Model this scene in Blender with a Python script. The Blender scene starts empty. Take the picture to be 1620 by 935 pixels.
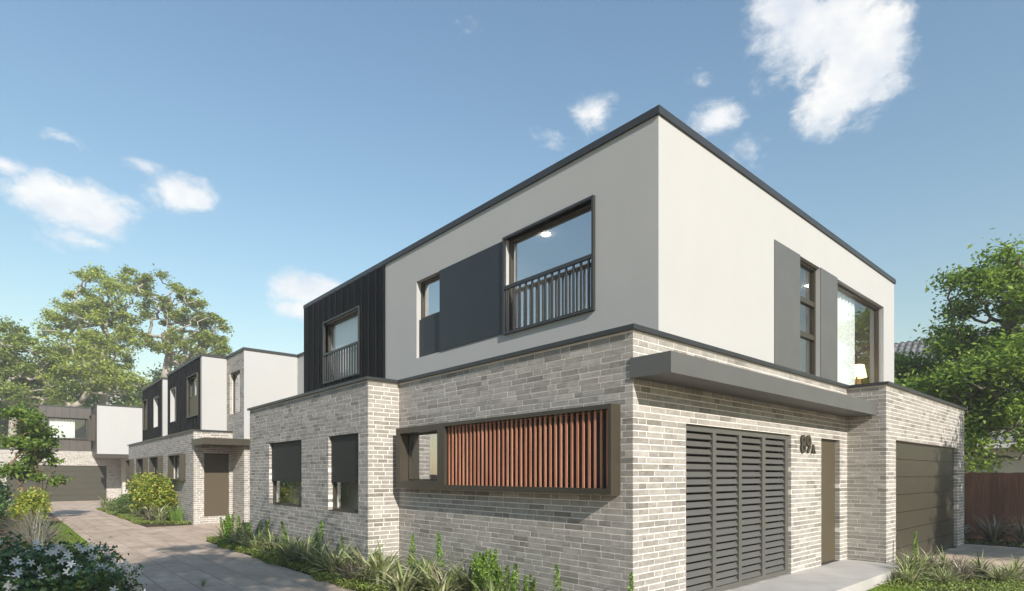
import bpy, math, random
import numpy as np
from mathutils import Vector

random.seed(7); RNG = np.random.default_rng(7)
S = bpy.context.scene
COL = S.collection

# ------------------------------------------------------------------ camera
F_PX, PXC, HZ = 907.36, 810.0, 751.0           # focal length and horizon of the photograph in its pixels
CAM = (-5.466, -4.052, 1.65)
FB, FA = 0.663193, 0.748448                     # heading of the camera (x, y)
cam_data = bpy.data.cameras.new('camera'); cam = bpy.data.objects.new('camera', cam_data); COL.objects.link(cam)
cam.location = CAM
cam.rotation_euler = (math.radians(90), 0, -math.atan2(FB, FA))
cam_data.sensor_width = 36; cam_data.lens = F_PX / 1620 * 36
cam_data.shift_y = (HZ - 467.5) / 1620
cam_data.clip_start = 0.05; cam_data.clip_end = 2000
S.camera = cam

# ------------------------------------------------------------------ light
SUN_TO = Vector((-0.208, -0.794, 0.452)).normalized()
SUN_EL = math.asin(SUN_TO.z); SUN_AZ = math.atan2(SUN_TO.x, SUN_TO.y)
sun_d = bpy.data.lights.new('sun', 'SUN'); sun_d.energy = 4.8; sun_d.angle = math.radians(0.55); sun_d.color = (1.0, 0.94, 0.855)
sun = bpy.data.objects.new('sun', sun_d); COL.objects.link(sun)
sun.rotation_euler = (-SUN_TO).to_track_quat('-Z', 'Y').to_euler()
S.view_settings.view_transform = 'Standard'; S.view_settings.look = 'None'
S.view_settings.exposure = 0.42; S.view_settings.gamma = 1.0; S.view_settings.use_curve_mapping = False
S.cycles.use_denoising = True
S.cycles.max_bounces = 8; S.cycles.transparent_max_bounces = 12
S.cycles.volume_bounces = 1
S.cycles.sample_clamp_indirect = 6

def view_dir(px, py):
    u = (px - PXC) / F_PX; v = (HZ - py) / F_PX
    return Vector((FB + FA * u, FA - FB * u, v)).normalized()

W = bpy.data.worlds.new('World'); S.world = W; W.use_nodes = True
nt = W.node_tree; N = nt.nodes; Lk = nt.links
for n in list(N): N.remove(n)
out = N.new('ShaderNodeOutputWorld'); bg = N.new('ShaderNodeBackground'); bg.inputs['Strength'].default_value = 0.117
Lk.new(bg.outputs[0], out.inputs[0])
sky = N.new('ShaderNodeTexSky'); sky.sky_type = 'NISHITA'; sky.sun_disc = False
sky.sun_elevation = SUN_EL; sky.sun_rotation = SUN_AZ
sky.air_density = 2.0; sky.dust_density = 0.3; sky.ozone_density = 5.0
tc = N.new('ShaderNodeTexCoord')
def wmath(op, a, b=None, clamp=False):
    m = N.new('ShaderNodeMath'); m.operation = op; m.use_clamp = clamp
    for i, v in enumerate((a, b)):
        if v is None: continue
        if isinstance(v, (int, float)): m.inputs[i].default_value = v
        else: Lk.new(v, m.inputs[i])
    return m.outputs[0]
def wvec(op, a, b):
    m = N.new('ShaderNodeVectorMath'); m.operation = op
    for i, v in enumerate((a, b)):
        if isinstance(v, (tuple, Vector)): m.inputs[i].default_value = v
        else: Lk.new(v, m.inputs[i])
    return m
def wnoise(scale, detail, rough, off=(0, 0, 0), squash=1.6):
    mp = N.new('ShaderNodeMapping'); mp.inputs['Scale'].default_value = (1, 1, squash); mp.inputs['Location'].default_value = off
    Lk.new(tc.outputs['Generated'], mp.inputs['Vector'])
    n = N.new('ShaderNodeTexNoise'); n.inputs['Scale'].default_value = scale; n.inputs['Detail'].default_value = detail
    n.inputs['Roughness'].default_value = rough; n.inputs['Distortion'].default_value = 0.25
    Lk.new(mp.outputs[0], n.inputs['Vector']); return n.outputs['Fac']
n_big = wnoise(7, 9, 0.6); n_fine = wnoise(26, 10, 0.68, (3, 1, 2))
nsum = wmath('ADD', wmath('MULTIPLY', wmath('SUBTRACT', n_big, 0.5), 1.5), wmath('MULTIPLY', wmath('SUBTRACT', n_fine, 0.5), 1.15))
# cumulus in view: centre of each cloud puff (photo pixels -> direction), half-width, half-height, density
puffs = [(1290, 50, 125, 80, 1.15), (1350, 110, 95, 95, 1.15), (1250, 15, 80, 60, 1.0), (1385, 70, 65, 75, .95), (1310, 170, 65, 65, .9), (1225, 110, 60, 50, .42),
         (1135, 185, 62, 36, .8), (1190, 235, 45, 45, .4), (938, 178, 42, 30, .6), (1108, 127, 26, 22, .45), (865, 215, 45, 25, .3),
         (118, 325, 95, 48, 1.1), (80, 305, 52, 38, .9), (160, 350, 58, 38, .9), (125, 380, 75, 28, .5), (285, 305, 66, 32, .75), (225, 265, 40, 20, .55), (12, 262, 36, 18, .6), (105, 218, 40, 20, .3),
         (485, 458, 78, 36, 1.2), (480, 492, 75, 28, .95),
         (820, 130, 70, 26, .22)]
acc = None
for (px, py, rw, rh, dens) in puffs:
    c = view_dir(px, py)
    right = Vector((c.y, -c.x, 0)).normalized(); up = right.cross(c)
    cosv = view_dir(px, py).dot(Vector((FB, FA, 0)))
    aw = .9 * rw / F_PX * cosv; ah = .9 * rh / F_PX * cosv
    d = wvec('SUBTRACT', tc.outputs['Generated'], tuple(c)).outputs[0]
    x = wmath('DIVIDE', wvec('DOT_PRODUCT', d, tuple(right)).outputs['Value'], aw)
    y = wmath('DIVIDE', wvec('DOT_PRODUCT', d, tuple(up)).outputs['Value'], ah)
    q = wmath('DIVIDE', wvec('DOT_PRODUCT', d, tuple(c)).outputs['Value'], 0.4)
    r2 = wmath('ADD', wmath('ADD', wmath('MULTIPLY', x, x), wmath('MULTIPLY', y, y)), wmath('MULTIPLY', q, q))
    r = wmath('SQRT', r2)
    fall = wmath('MULTIPLY', wmath('SUBTRACT', 1.15, r), dens)
    fall = wmath('MAXIMUM', fall, -0.6)
    acc = fall if acc is None else wmath('MAXIMUM', acc, fall)
# scattered clouds over the rest of the sky
n_far = wnoise(3.0, 8, 0.55, (5, 2, 1), 2.0)
acc = wmath('MAXIMUM', acc, wmath('MULTIPLY', wmath('SUBTRACT', n_far, 0.72), 3.2))
dens = wmath('ADD', acc, nsum)
n_up = wnoise(7, 9, 0.6, (0, 0, .055))
lit = wmath('ADD', wmath('MULTIPLY', wmath('SUBTRACT', n_big, n_up), 3.2), 0.62, True)  # cloud tops lightened and undersides darkened in colour to paint their lighting
mr = N.new('ShaderNodeMapRange'); mr.interpolation_type = 'SMOOTHSTEP'
mr.inputs['From Min'].default_value = 0.15; mr.inputs['From Max'].default_value = 0.8; mr.inputs['To Max'].default_value = 0.9
Lk.new(dens, mr.inputs['Value'])
ccol = N.new('ShaderNodeMix'); ccol.data_type = 'RGBA'
ccol.inputs['A'].default_value = (4.9, 5.3, 5.9, 1); ccol.inputs['B'].default_value = (7.0, 6.9, 6.7, 1)
Lk.new(lit, ccol.inputs['Factor'])
mx = N.new('ShaderNodeMix'); mx.data_type = 'RGBA'
Lk.new(mr.outputs[0], mx.inputs['Factor']); Lk.new(sky.outputs[0], mx.inputs['A']); Lk.new(ccol.outputs['Result'], mx.inputs['B'])
Lk.new(mx.outputs['Result'], bg.inputs['Color'])

# ------------------------------------------------------------------ materials
MATS = {}
def newmat(name):
    m = bpy.data.materials.new(name); m.use_nodes = True
    nt = m.node_tree; b = nt.nodes['Principled BSDF']; MATS[name] = m
    return m, nt, b
def pmat(name, c1, c2=None, scale=4, rough=0.6, bump=0.0, bscale=60, metal=0.0, spec=0.5, stretch=(1, 1, 1), detail=6, dist=0.02, rvar=0.0, contrast=(0.3, 0.7)):
    m, nt, b = newmat(name); n = nt.nodes; l = nt.links
    c2 = c2 or tuple(x * 0.88 for x in c1)
    g = n.new('ShaderNodeNewGeometry'); mp = n.new('ShaderNodeMapping'); mp.inputs['Scale'].default_value = stretch
    l.new(g.outputs['Position'], mp.inputs['Vector'])
    t = n.new('ShaderNodeTexNoise'); t.inputs['Scale'].default_value = scale; t.inputs['Detail'].default_value = detail; t.inputs['Roughness'].default_value = 0.6
    l.new(mp.outputs[0], t.inputs['Vector'])
    r = n.new('ShaderNodeValToRGB'); r.color_ramp.elements[0].position = contrast[0]; r.color_ramp.elements[1].position = contrast[1]
    r.color_ramp.elements[0].color = (*c1, 1); r.color_ramp.elements[1].color = (*c2, 1)
    l.new(t.outputs['Fac'], r.inputs[0]); l.new(r.outputs[0], b.inputs['Base Color'])
    b.inputs['Roughness'].default_value = rough; b.inputs['Metallic'].default_value = metal
    b.inputs['Specular IOR Level'].default_value = spec
    if rvar:
        mr = n.new('ShaderNodeMapRange'); mr.inputs['To Min'].default_value = rough - rvar; mr.inputs['To Max'].default_value = rough + rvar
        l.new(t.outputs['Fac'], mr.inputs['Value']); l.new(mr.outputs[0], b.inputs['Roughness'])
    if bump:
        t2 = n.new('ShaderNodeTexNoise'); t2.inputs['Scale'].default_value = bscale; t2.inputs['Detail'].default_value = 4
        l.new(mp.outputs[0], t2.inputs['Vector'])
        bm = n.new('ShaderNodeBump'); bm.inputs['Strength'].default_value = bump; bm.inputs['Distance'].default_value = dist
        l.new(t2.outputs['Fac'], bm.inputs['Height']); l.new(bm.outputs[0], b.inputs['Normal'])
    return m

def piece_rand(n, l, mul=1.0):
    """a random number per loose piece of a joined mesh, or per object for single pieces"""
    g = n.new('ShaderNodeNewGeometry'); oi = n.new('ShaderNodeObjectInfo')
    a = n.new('ShaderNodeMath'); a.operation = 'ADD'; l.new(g.outputs['Random Per Island'], a.inputs[0]); l.new(oi.outputs['Random'], a.inputs[1])
    f = n.new('ShaderNodeMath'); f.operation = 'FRACT'; l.new(a.outputs[0], f.inputs[0])
    return f.outputs[0], g

def brick_mat(name):
    m, nt, b = newmat(name); n = nt.nodes; l = nt.links
    rnd, g = piece_rand(n, l)
    r1 = n.new('ShaderNodeValToRGB'); cr = r1.color_ramp
    cr.elements[0].position = 0; cr.elements[0].color = (.225, .205, .182, 1)
    cr.elements[1].position = 1; cr.elements[1].color = (.455, .42, .38, 1)
    for p, c in ((.12, (.30, .276, .248)), (.45, (.352, .325, .293)), (.85, (.39, .361, .327))):
        e = cr.elements.new(p); e.color = (*c, 1)
    l.new(rnd, r1.inputs[0])
    mp = n.new('ShaderNodeMapping'); mp.inputs['Scale'].default_value = (1, 1, 2.2); l.new(g.outputs['Position'], mp.inputs['Vector'])
    t = n.new('ShaderNodeTexNoise'); t.inputs['Scale'].default_value = 6.5; t.inputs['Detail'].default_value = 7; t.inputs['Roughness'].default_value = .68; l.new(mp.outputs[0], t.inputs['Vector'])
    rr = n.new('ShaderNodeMapRange'); rr.inputs['From Min'].default_value = .42; rr.inputs['From Max'].default_value = .70; l.new(t.outputs['Fac'], rr.inputs['Value'])
    mxd = n.new('ShaderNodeMix'); mxd.data_type = 'RGBA'; mxd.blend_type = 'MULTIPLY'
    l.new(rr.outputs[0], mxd.inputs['Factor']); l.new(r1.outputs[0], mxd.inputs['A']); mxd.inputs['B'].default_value = (.70, .695, .69, 1)
    # pale lime wash in scattered patches
    t3 = n.new('ShaderNodeTexNoise'); t3.inputs['Scale'].default_value = 9; t3.inputs['Detail'].default_value = 8; t3.inputs['Roughness'].default_value = .7; l.new(mp.outputs[0], t3.inputs['Vector'])
    r3 = n.new('ShaderNodeMapRange'); r3.inputs['From Min'].default_value = .52; r3.inputs['From Max'].default_value = .75; r3.inputs['To Max'].default_value = .6; l.new(t3.outputs['Color'], r3.inputs['Value'])
    mxl = n.new('ShaderNodeMix'); mxl.data_type = 'RGBA'; l.new(r3.outputs[0], mxl.inputs['Factor']); l.new(mxd.outputs['Result'], mxl.inputs['A']); mxl.inputs['B'].default_value = (.56, .525, .475, 1)
    l.new(mxl.outputs['Result'], b.inputs['Base Color']); b.inputs['Roughness'].default_value = .88; b.inputs['Specular IOR Level'].default_value = .25
    t2 = n.new('ShaderNodeTexNoise'); t2.inputs['Scale'].default_value = 70; t2.inputs['Detail'].default_value = 5; l.new(g.outputs['Position'], t2.inputs['Vector'])
    bm = n.new('ShaderNodeBump'); bm.inputs['Strength'].default_value = .55; bm.inputs['Distance'].default_value = .006
    l.new(t2.outputs['Fac'], bm.inputs['Height']); l.new(bm.outputs[0], b.inputs['Normal'])
    return m
BRICK = brick_mat('pale_grey_brick')
MORTAR = pmat('mortar', (.84, .79, .725), (.76, .715, .655), 9, .95, .5, 120, spec=.2, dist=.004)
RENDER = pmat('white_render', (.440, .432, .418), (.416, .409, .396), 1.4, .9, .4, 120, spec=.25, dist=.006, stretch=(1, 1, .45), contrast=(.25, .8))
CHARCOAL = pmat('charcoal_metal', (.036, .037, .038), (.030, .031, .032), 3, .42, .05, 300, spec=.5, rvar=.06, dist=.002)
BRONZE = pmat('bronze_metal', (.052, .043, .028), (.045, .037, .024), 3, .42, .05, 300, spec=.5, rvar=.06, dist=.002)
GREYMETAL = pmat('grey_metal', (.115, .113, .106), (.10, .099, .093), 2, .48, .05, 300, spec=.5, rvar=.05, dist=.002)
PANEL = pmat('blue_grey_panel', (.023, .029, .036), (.020, .025, .031), 2, .5, .06, 200, spec=.45, dist=.002)
BLACKCLAD = pmat('black_cladding', (.008, .008, .009), (.006, .006, .007), 2, .6, .04, 200, spec=.12, stretch=(1, 1, .25), rvar=.08, dist=.002)
BLIND = pmat('dark_blind', (.022, .022, .019), (.018, .018, .016), 3, .65, .25, 500, spec=.4, dist=.002)
DOORM = pmat('olive_bronze_door', (.086, .068, .040), (.078, .062, .037), 1.6, .5, .04, 200, spec=.4, stretch=(1, 1, .5), dist=.002)
LOUVRE = pmat('louvre_metal', (.105, .101, .09), (.095, .091, .082), 3, .42, .05, 200, spec=.5, rvar=.07, dist=.002)
GARAGE = pmat('garage_panel', (.054, .048, .031), (.048, .043, .028), 2, .45, .06, 200, spec=.45, rvar=.05, stretch=(.4, .4, 1), dist=.002)
INWALL = pmat('interior_white', (.72, .70, .67), (.68, .66, .63), 2, .9)
INPINK = pmat('interior_clay', (.62, .46, .38), (.58, .43, .35), 2, .9)
INFLOOR = pmat('interior_floor', (.25, .19, .14), (.2, .15, .11), 5, .5)
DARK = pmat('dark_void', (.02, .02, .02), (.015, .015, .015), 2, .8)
ROOFING = pmat('roof_membrane', (.30, .30, .30), (.25, .25, .25), 2, .85)
CONCRETE = pmat('porch_concrete', (.50, .475, .44), (.40, .38, .35), 2.3, .85, .25, 60, spec=.3, dist=.004, detail=10)
JOINT = pmat('paver_joint', (.055, .048, .042), (.04, .036, .032), 20, .95)
SOIL = pmat('soil', (.075, .055, .038), (.05, .038, .027), 9, .95, .9, 35, spec=.2, dist=.04)
GROUND = pmat('ground_soil', (.34, .285, .19), (.27, .25, .15), .6, .95, .6, 12, spec=.2, dist=.03)  # kept pale so the ground throws warm light up the left walls
MULCH = pmat('bark_mulch', (.30, .20, .125), (.19, .125, .08), 14, .95, .9, 30, spec=.2, dist=.03)  # lighter than the soil of other beds, chosen to bounce warm light
BARK = pmat('bark', (.22, .19, .155), (.12, .10, .08), 5, .9, .8, 25, stretch=(1, 1, .3), spec=.2, dist=.02)
PALEBARK = pmat('pale_bark', (.42, .385, .33), (.25, .22, .18), 3, .85, .5, 20, stretch=(1, 1, .4), spec=.2, dist=.02)
STEM = pmat('young_stem', (.26, .17, .10), (.17, .11, .07), 8, .8, spec=.2)
TILE = pmat('grey_roof_tile', (.21, .205, .205), (.14, .14, .142), 2.5, .75, .3, 40, spec=.3, dist=.01)
FASCIA = pmat('white_fascia', (.75, .74, .72), (.7, .69, .67), 3, .6)
BEIGEWALL = pmat('beige_wall', (.55, .51, .45), (.5, .46, .41), 2, .9)
CURTAIN = None

def paver_mat():
    m, nt, b = newmat('paver'); n = nt.nodes; l = nt.links
    rnd, g = piece_rand(n, l)
    r1 = n.new('ShaderNodeValToRGB'); cr = r1.color_ramp
    cr.elements[0].color = (.45, .345, .262, 1); cr.elements[1].color = (.56, .44, .342, 1)
    l.new(rnd, r1.inputs[0])
    mp = n.new('ShaderNodeMapping'); mp.inputs['Scale'].default_value = (1, .45, 1); l.new(g.outputs['Position'], mp.inputs['Vector'])
    t = n.new('ShaderNodeTexNoise'); t.inputs['Scale'].default_value = 2.6; t.inputs['Detail'].default_value = 10; t.inputs['Roughness'].default_value = .7; l.new(mp.outputs[0], t.inputs['Vector'])
    rr = n.new('ShaderNodeMapRange'); rr.inputs['From Min'].default_value = .35; rr.inputs['From Max'].default_value = .7; rr.inputs['To Min'].default_value = .78; rr.inputs['To Max'].default_value = 1.2; l.new(t.outputs['Fac'], rr.inputs['Value'])
    mm = n.new('ShaderNodeVectorMath'); mm.operation = 'SCALE'; l.new(r1.outputs[0], mm.inputs[0]); l.new(rr.outputs[0], mm.inputs['Scale'])
    l.new(mm.outputs[0], b.inputs['Base Color']); b.inputs['Roughness'].default_value = .8; b.inputs['Specular IOR Level'].default_value = .3
    t2 = n.new('ShaderNodeTexNoise'); t2.inputs['Scale'].default_value = 45; t2.inputs['Detail'].default_value = 6; l.new(g.outputs['Position'], t2.inputs['Vector'])
    bm = n.new('ShaderNodeBump'); bm.inputs['Strength'].default_value = .4; bm.inputs['Distance'].default_value = .006
    l.new(t2.outputs['Fac'], bm.inputs['Height']); l.new(bm.outputs[0], b.inputs['Normal'])
    return m
PAVER = paver_mat()

def wood_mat(name, ca, cb, scale=6, rough=.6):
    m, nt, b = newmat(name); n = nt.nodes; l = nt.links
    rnd, g = piece_rand(n, l)
    r1 = n.new('ShaderNodeValToRGB'); cr = r1.color_ramp
    cr.elements[0].color = (*ca, 1); cr.elements[1].color = (*cb, 1); l.new(rnd, r1.inputs[0])
    mp = n.new('ShaderNodeMapping'); mp.inputs['Scale'].default_value = (6, 6, .35); l.new(g.outputs['Position'], mp.inputs['Vector'])
    t = n.new('ShaderNodeTexNoise'); t.inputs['Scale'].default_value = scale; t.inputs['Detail'].default_value = 8; t.inputs['Roughness'].default_value = .65; l.new(mp.outputs[0], t.inputs['Vector'])
    rr = n.new('ShaderNodeMapRange'); rr.inputs['From Min'].default_value = .3; rr.inputs['From Max'].default_value = .7; rr.inputs['To Min'].default_value = .65; rr.inputs['To Max'].default_value = 1.25; l.new(t.outputs['Fac'], rr.inputs['Value'])
    mm = n.new('ShaderNodeVectorMath'); mm.operation = 'SCALE'; l.new(r1.outputs[0], mm.inputs[0]); l.new(rr.outputs[0], mm.inputs['Scale'])
    l.new(mm.outputs[0], b.inputs['Base Color']); b.inputs['Roughness'].default_value = rough; b.inputs['Specular IOR Level'].default_value = .35
    bm = n.new('ShaderNodeBump'); bm.inputs['Strength'].default_value = .3; bm.inputs['Distance'].default_value = .003
    l.new(t.outputs['Fac'], bm.inputs['Height']); l.new(bm.outputs[0], b.inputs['Normal'])
    return m
CEDAR = wood_mat('cedar_batten', (.37, .15, .085), (.47, .215, .13))
PINE = wood_mat('pine_paling', (.36, .27, .18), (.46, .36, .25), 5, .8)  # pale timber for the unseen left fence, so it absorbs less bounced light
PALING = wood_mat('brown_paling', (.17, .075, .043), (.25, .115, .068), 5, .8)

def leaf_mat(name, cols, trans=.42, rough=.5, spec=.4, objvar=.15):
    m, nt, b = newmat(name); n = nt.nodes; l = nt.links
    g = n.new('ShaderNodeNewGeometry')
    r1 = n.new('ShaderNodeValToRGB'); cr = r1.color_ramp
    cr.elements[0].color = (*cols[0], 1); cr.elements[1].color = (*cols[-1], 1)
    for i, c in enumerate(cols[1:-1]):
        e = cr.elements.new((i + 1) / (len(cols) - 1)); e.color = (*c, 1)
    l.new(g.outputs['Random Per Island'], r1.inputs[0])
    oi = n.new('ShaderNodeObjectInfo'); mr = n.new('ShaderNodeMapRange'); mr.inputs['To Min'].default_value = 1 - objvar; mr.inputs['To Max'].default_value = 1 + objvar
    l.new(oi.outputs['Random'], mr.inputs['Value'])
    mm = n.new('ShaderNodeVectorMath'); mm.operation = 'SCALE'; l.new(r1.outputs[0], mm.inputs[0]); l.new(mr.outputs[0], mm.inputs['Scale'])
    l.new(mm.outputs[0], b.inputs['Base Color']); b.inputs['Roughness'].default_value = rough; b.inputs['Specular IOR Level'].default_value = spec
    tr = n.new('ShaderNodeBsdfTranslucent'); l.new(mm.outputs[0], tr.inputs['Color'])
    ms = n.new('ShaderNodeMixShader'); ms.inputs[0].default_value = trans
    l.new(b.outputs[0], ms.inputs[1]); l.new(tr.outputs[0], ms.inputs[2])
    l.new(ms.outputs[0], n['Material Output'].inputs['Surface'])
    return m
LEAF_BG = leaf_mat('leaf_background', [(.24, .28, .07), (.35, .42, .08), (.48, .54, .12)])
LEAF_BG2 = leaf_mat('leaf_background_dark', [(.20, .26, .07), (.30, .38, .085), (.40, .48, .12)])
LEAF_R = leaf_mat('leaf_right_tree', [(.09, .16, .025), (.20, .31, .045), (.36, .47, .08)])
LEAF_SMALL = leaf_mat('leaf_small_tree', [(.10, .18, .03), (.17, .27, .045), (.28, .36, .07)])
LEAF_YEL = leaf_mat('leaf_yellow_green', [(.13, .24, .03), (.28, .38, .05), (.52, .54, .09), (.62, .56, .12)])
LEAF_LIGHT = leaf_mat('leaf_light_green', [(.12, .2, .05), (.2, .28, .08)])
LEAF_SPIRE = leaf_mat('leaf_spire', [(.13, .24, .04), (.22, .36, .065), (.32, .45, .10)])
LEAF_JAS = leaf_mat('leaf_jasmine', [(.04, .09, .03), (.08, .16, .05), (.17, .26, .08)], .2, .35, .5)
LEAF_FLAX = leaf_mat('leaf_flax', [(.09, .12, .035), (.22, .28, .08), (.50, .52, .26), (.15, .12, .065), (.70, .68, .46), (.16, .24, .06), (.30, .36, .11)], .25, .45)
LEAF_DKFLAX = leaf_mat('leaf_dark_flax', [(.10, .085, .06), (.32, .27, .2), (.13, .10, .075), (.60, .54, .42), (.12, .13, .06)], .2, .45)
LEAF_GRASS = leaf_mat('leaf_fountain_grass', [(.10, .11, .06), (.2, .2, .13), (.3, .27, .24), (.09, .11, .04)], .25, .5)
LEAF_PALE = leaf_mat('leaf_pale_grass', [(.26, .30, .12), (.42, .44, .24)], .3, .5)
LEAF_LAWN = leaf_mat('leaf_lawn', [(.12, .20, .02), (.20, .30, .035), (.28, .36, .06)], .3, .6)
LEAF_COVER = leaf_mat('leaf_ground_cover', [(.14, .21, .04), (.25, .33, .07), (.34, .38, .11)], .3, .6)
PETAL = leaf_mat('petal_white', [(.72, .72, .70), (.8, .8, .78)], .3, .6)

def glass_mat(name, ior=.5, tint=(.95, .97, .97)):
    m, nt, b = newmat(name); n = nt.nodes; l = nt.links; n.remove(b)
    f0 = n.new('ShaderNodeFresnel'); f0.inputs['IOR'].default_value = 1.5
    ge = n.new('ShaderNodeNewGeometry'); bi = n.new('ShaderNodeMapRange'); bi.inputs['To Min'].default_value = 1.5; bi.inputs['To Max'].default_value = 1/1.5
    l.new(ge.outputs['Backfacing'], bi.inputs['Value']); l.new(bi.outputs[0], f0.inputs['IOR'])
    fr = n.new('ShaderNodeMapRange'); fr.inputs['To Min'].default_value = ior; fr.inputs['To Max'].default_value = 1.0; l.new(f0.outputs[0], fr.inputs['Value'])
    tr = n.new('ShaderNodeBsdfTransparent'); tr.inputs['Color'].default_value = (*tint, 1)
    gl = n.new('ShaderNodeBsdfGlossy'); gl.inputs['Roughness'].default_value = 0.0; gl.inputs['Color'].default_value = (.95, .97, 1, 1)
    ms = n.new('ShaderNodeMixShader'); l.new(fr.outputs[0], ms.inputs[0]); l.new(tr.outputs[0], ms.inputs[1]); l.new(gl.outputs[0], ms.inputs[2])
    l.new(ms.outputs[0], n['Material Output'].inputs['Surface']); return m
GLASS = glass_mat('window_glass', .40)
GLASS_LOW = glass_mat('window_glass_clear', .02)

def cloth_mat(name, col):
    m, nt, b = newmat(name); n = nt.nodes; l = nt.links
    b.inputs['Base Color'].default_value = (*col, 1); b.inputs['Roughness'].default_value = .9
    tr = n.new('ShaderNodeBsdfTranslucent'); tr.inputs['Color'].default_value = (*col, 1)
    ms = n.new('ShaderNodeMixShader'); ms.inputs[0].default_value = .18; l.new(b.outputs[0], ms.inputs[1]); l.new(tr.outputs[0], ms.inputs[2])
    l.new(ms.outputs[0], n['Material Output'].inputs['Surface']); return m
CURTAIN = cloth_mat('sheer_curtain', (.93, .92, .89))
def emis(name, col, st):
    m, nt, b = newmat(name); b.inputs['Base Color'].default_value = (*col, 1)
    b.inputs['Emission Color'].default_value = (*col, 1); b.inputs['Emission Strength'].default_value = st; return m
LAMP_ON = emis('downlight_on', (1, .88, .70), 110)
SHADE_ON = emis('lamp_shade_on', (1, .70, .36), 2.6)

# ------------------------------------------------------------------ mesh helpers
class MB:
    def __init__(s): s.v = []; s.f = []
    def box(s, x0, x1, y0, y1, z0, z1, skip=()):
        i = len(s.v)
        s.v += [(x0,y0,z0),(x1,y0,z0),(x1,y1,z0),(x0,y1,z0),(x0,y0,z1),(x1,y0,z1),(x1,y1,z1),(x0,y1,z1)]
        fs = {'-z':(0,3,2,1),'+z':(4,5,6,7),'-y':(0,1,5,4),'+x':(1,2,6,5),'+y':(2,3,7,6),'-x':(3,0,4,7)}
        s.f += [tuple(i+k for k in q) for n, q in fs.items() if n not in skip]
        return s
    def fbox(s, face, P, u0, u1, d0, d1, z0, z1):
        if face == 'L': return s.box(P - d1, P - d0, u0, u1, z0, z1)
        return s.box(u0, u1, P - d1, P - d0, z0, z1)
    def poly(s, pts):
        i = len(s.v); s.v += [tuple(p) for p in pts]; s.f.append(tuple(range(i, i + len(pts))))
    def tube(s, pts, rad, n=6):
        pts = [Vector(p) for p in pts]; base = len(s.v)
        for k, p in enumerate(pts):
            d = (pts[min(k+1, len(pts)-1)] - pts[max(k-1, 0)]).normalized()
            a = d.orthogonal().normalized(); b = d.cross(a)
            for j in range(n):
                t = 2*math.pi*j/n; s.v.append(tuple(p + (a*math.cos(t) + b*math.sin(t))*rad[k]))
        for k in range(len(pts)-1):
            for j in range(n):
                s.f.append((base+k*n+j, base+k*n+(j+1)%n, base+(k+1)*n+(j+1)%n, base+(k+1)*n+j))
        s.f.append(tuple(base+j for j in range(n))[::-1]); s.f.append(tuple(base+(len(pts)-1)*n+j for j in range(n)))
    def mesh(s, name, mat, smooth=False):
        me = bpy.data.meshes.new(name); me.from_pydata(s.v, [], s.f); me.materials.append(mat)
        if smooth: me.polygons.foreach_set('use_smooth', [True]*len(me.polygons))
        me.update(); return me
def np_mesh(name, verts, quads, mat, smooth=False):
    me = bpy.data.meshes.new(name); verts = np.asarray(verts, np.float32).reshape(-1, 3); quads = np.asarray(quads, np.int32)
    k = quads.shape[1]
    me.vertices.add(len(verts)); me.vertices.foreach_set('co', verts.ravel())
    me.loops.add(quads.size); me.loops.foreach_set('vertex_index', quads.ravel())
    me.polygons.add(len(quads)); me.polygons.foreach_set('loop_start', np.arange(0, quads.size, k, dtype=np.int32))
    if smooth: me.polygons.foreach_set('use_smooth', np.ones(len(quads), bool))
    me.update(calc_edges=True); me.materials.append(mat); return me
def place(o, parent=None):
    COL.objects.link(o)
    if parent is not None:
        o.parent = parent
        p = Vector((0, 0, 0)); q = parent
        while q is not None: p += q.location; q = q.parent
        o.location = -p                     # meshes are given in world metres
    return o
def part(name, mb, mat, parent=None, smooth=False, label=None, kind=None):
    o = bpy.data.objects.new(name, mb.mesh(name, mat, smooth) if isinstance(mb, MB) else mb)
    place(o, parent)
    if label: o['label'] = label
    if kind: o['kind'] = kind
    return o
def tag(o, label=None, cat=None, group=None, kind=None):
    if label: o['label'] = label
    if cat: o['category'] = cat
    if group: o['group'] = group
    if kind: o['kind'] = kind
    return o
def thing(name, loc, label, cat, group=None):
    o = bpy.data.objects.new(name, None); o.empty_display_size = .2; o.location = loc; COL.objects.link(o)
    return tag(o, label, cat, group)
def px_of(p):
    dx, dy, dz = p[0]-CAM[0], p[1]-CAM[1], p[2]-CAM[2]
    dep = dx*FB + dy*FA
    if dep < .1: return None
    return (PXC + F_PX*(dx*FA - dy*FB)/dep, HZ - F_PX*dz/dep, dep)
def at(px, py, dep):
    u = (px-PXC)/F_PX
    return Vector((CAM[0]+dep*(FB+FA*u), CAM[1]+dep*(FA-FB*u), CAM[2]+dep*(HZ-py)/F_PX))

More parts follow.
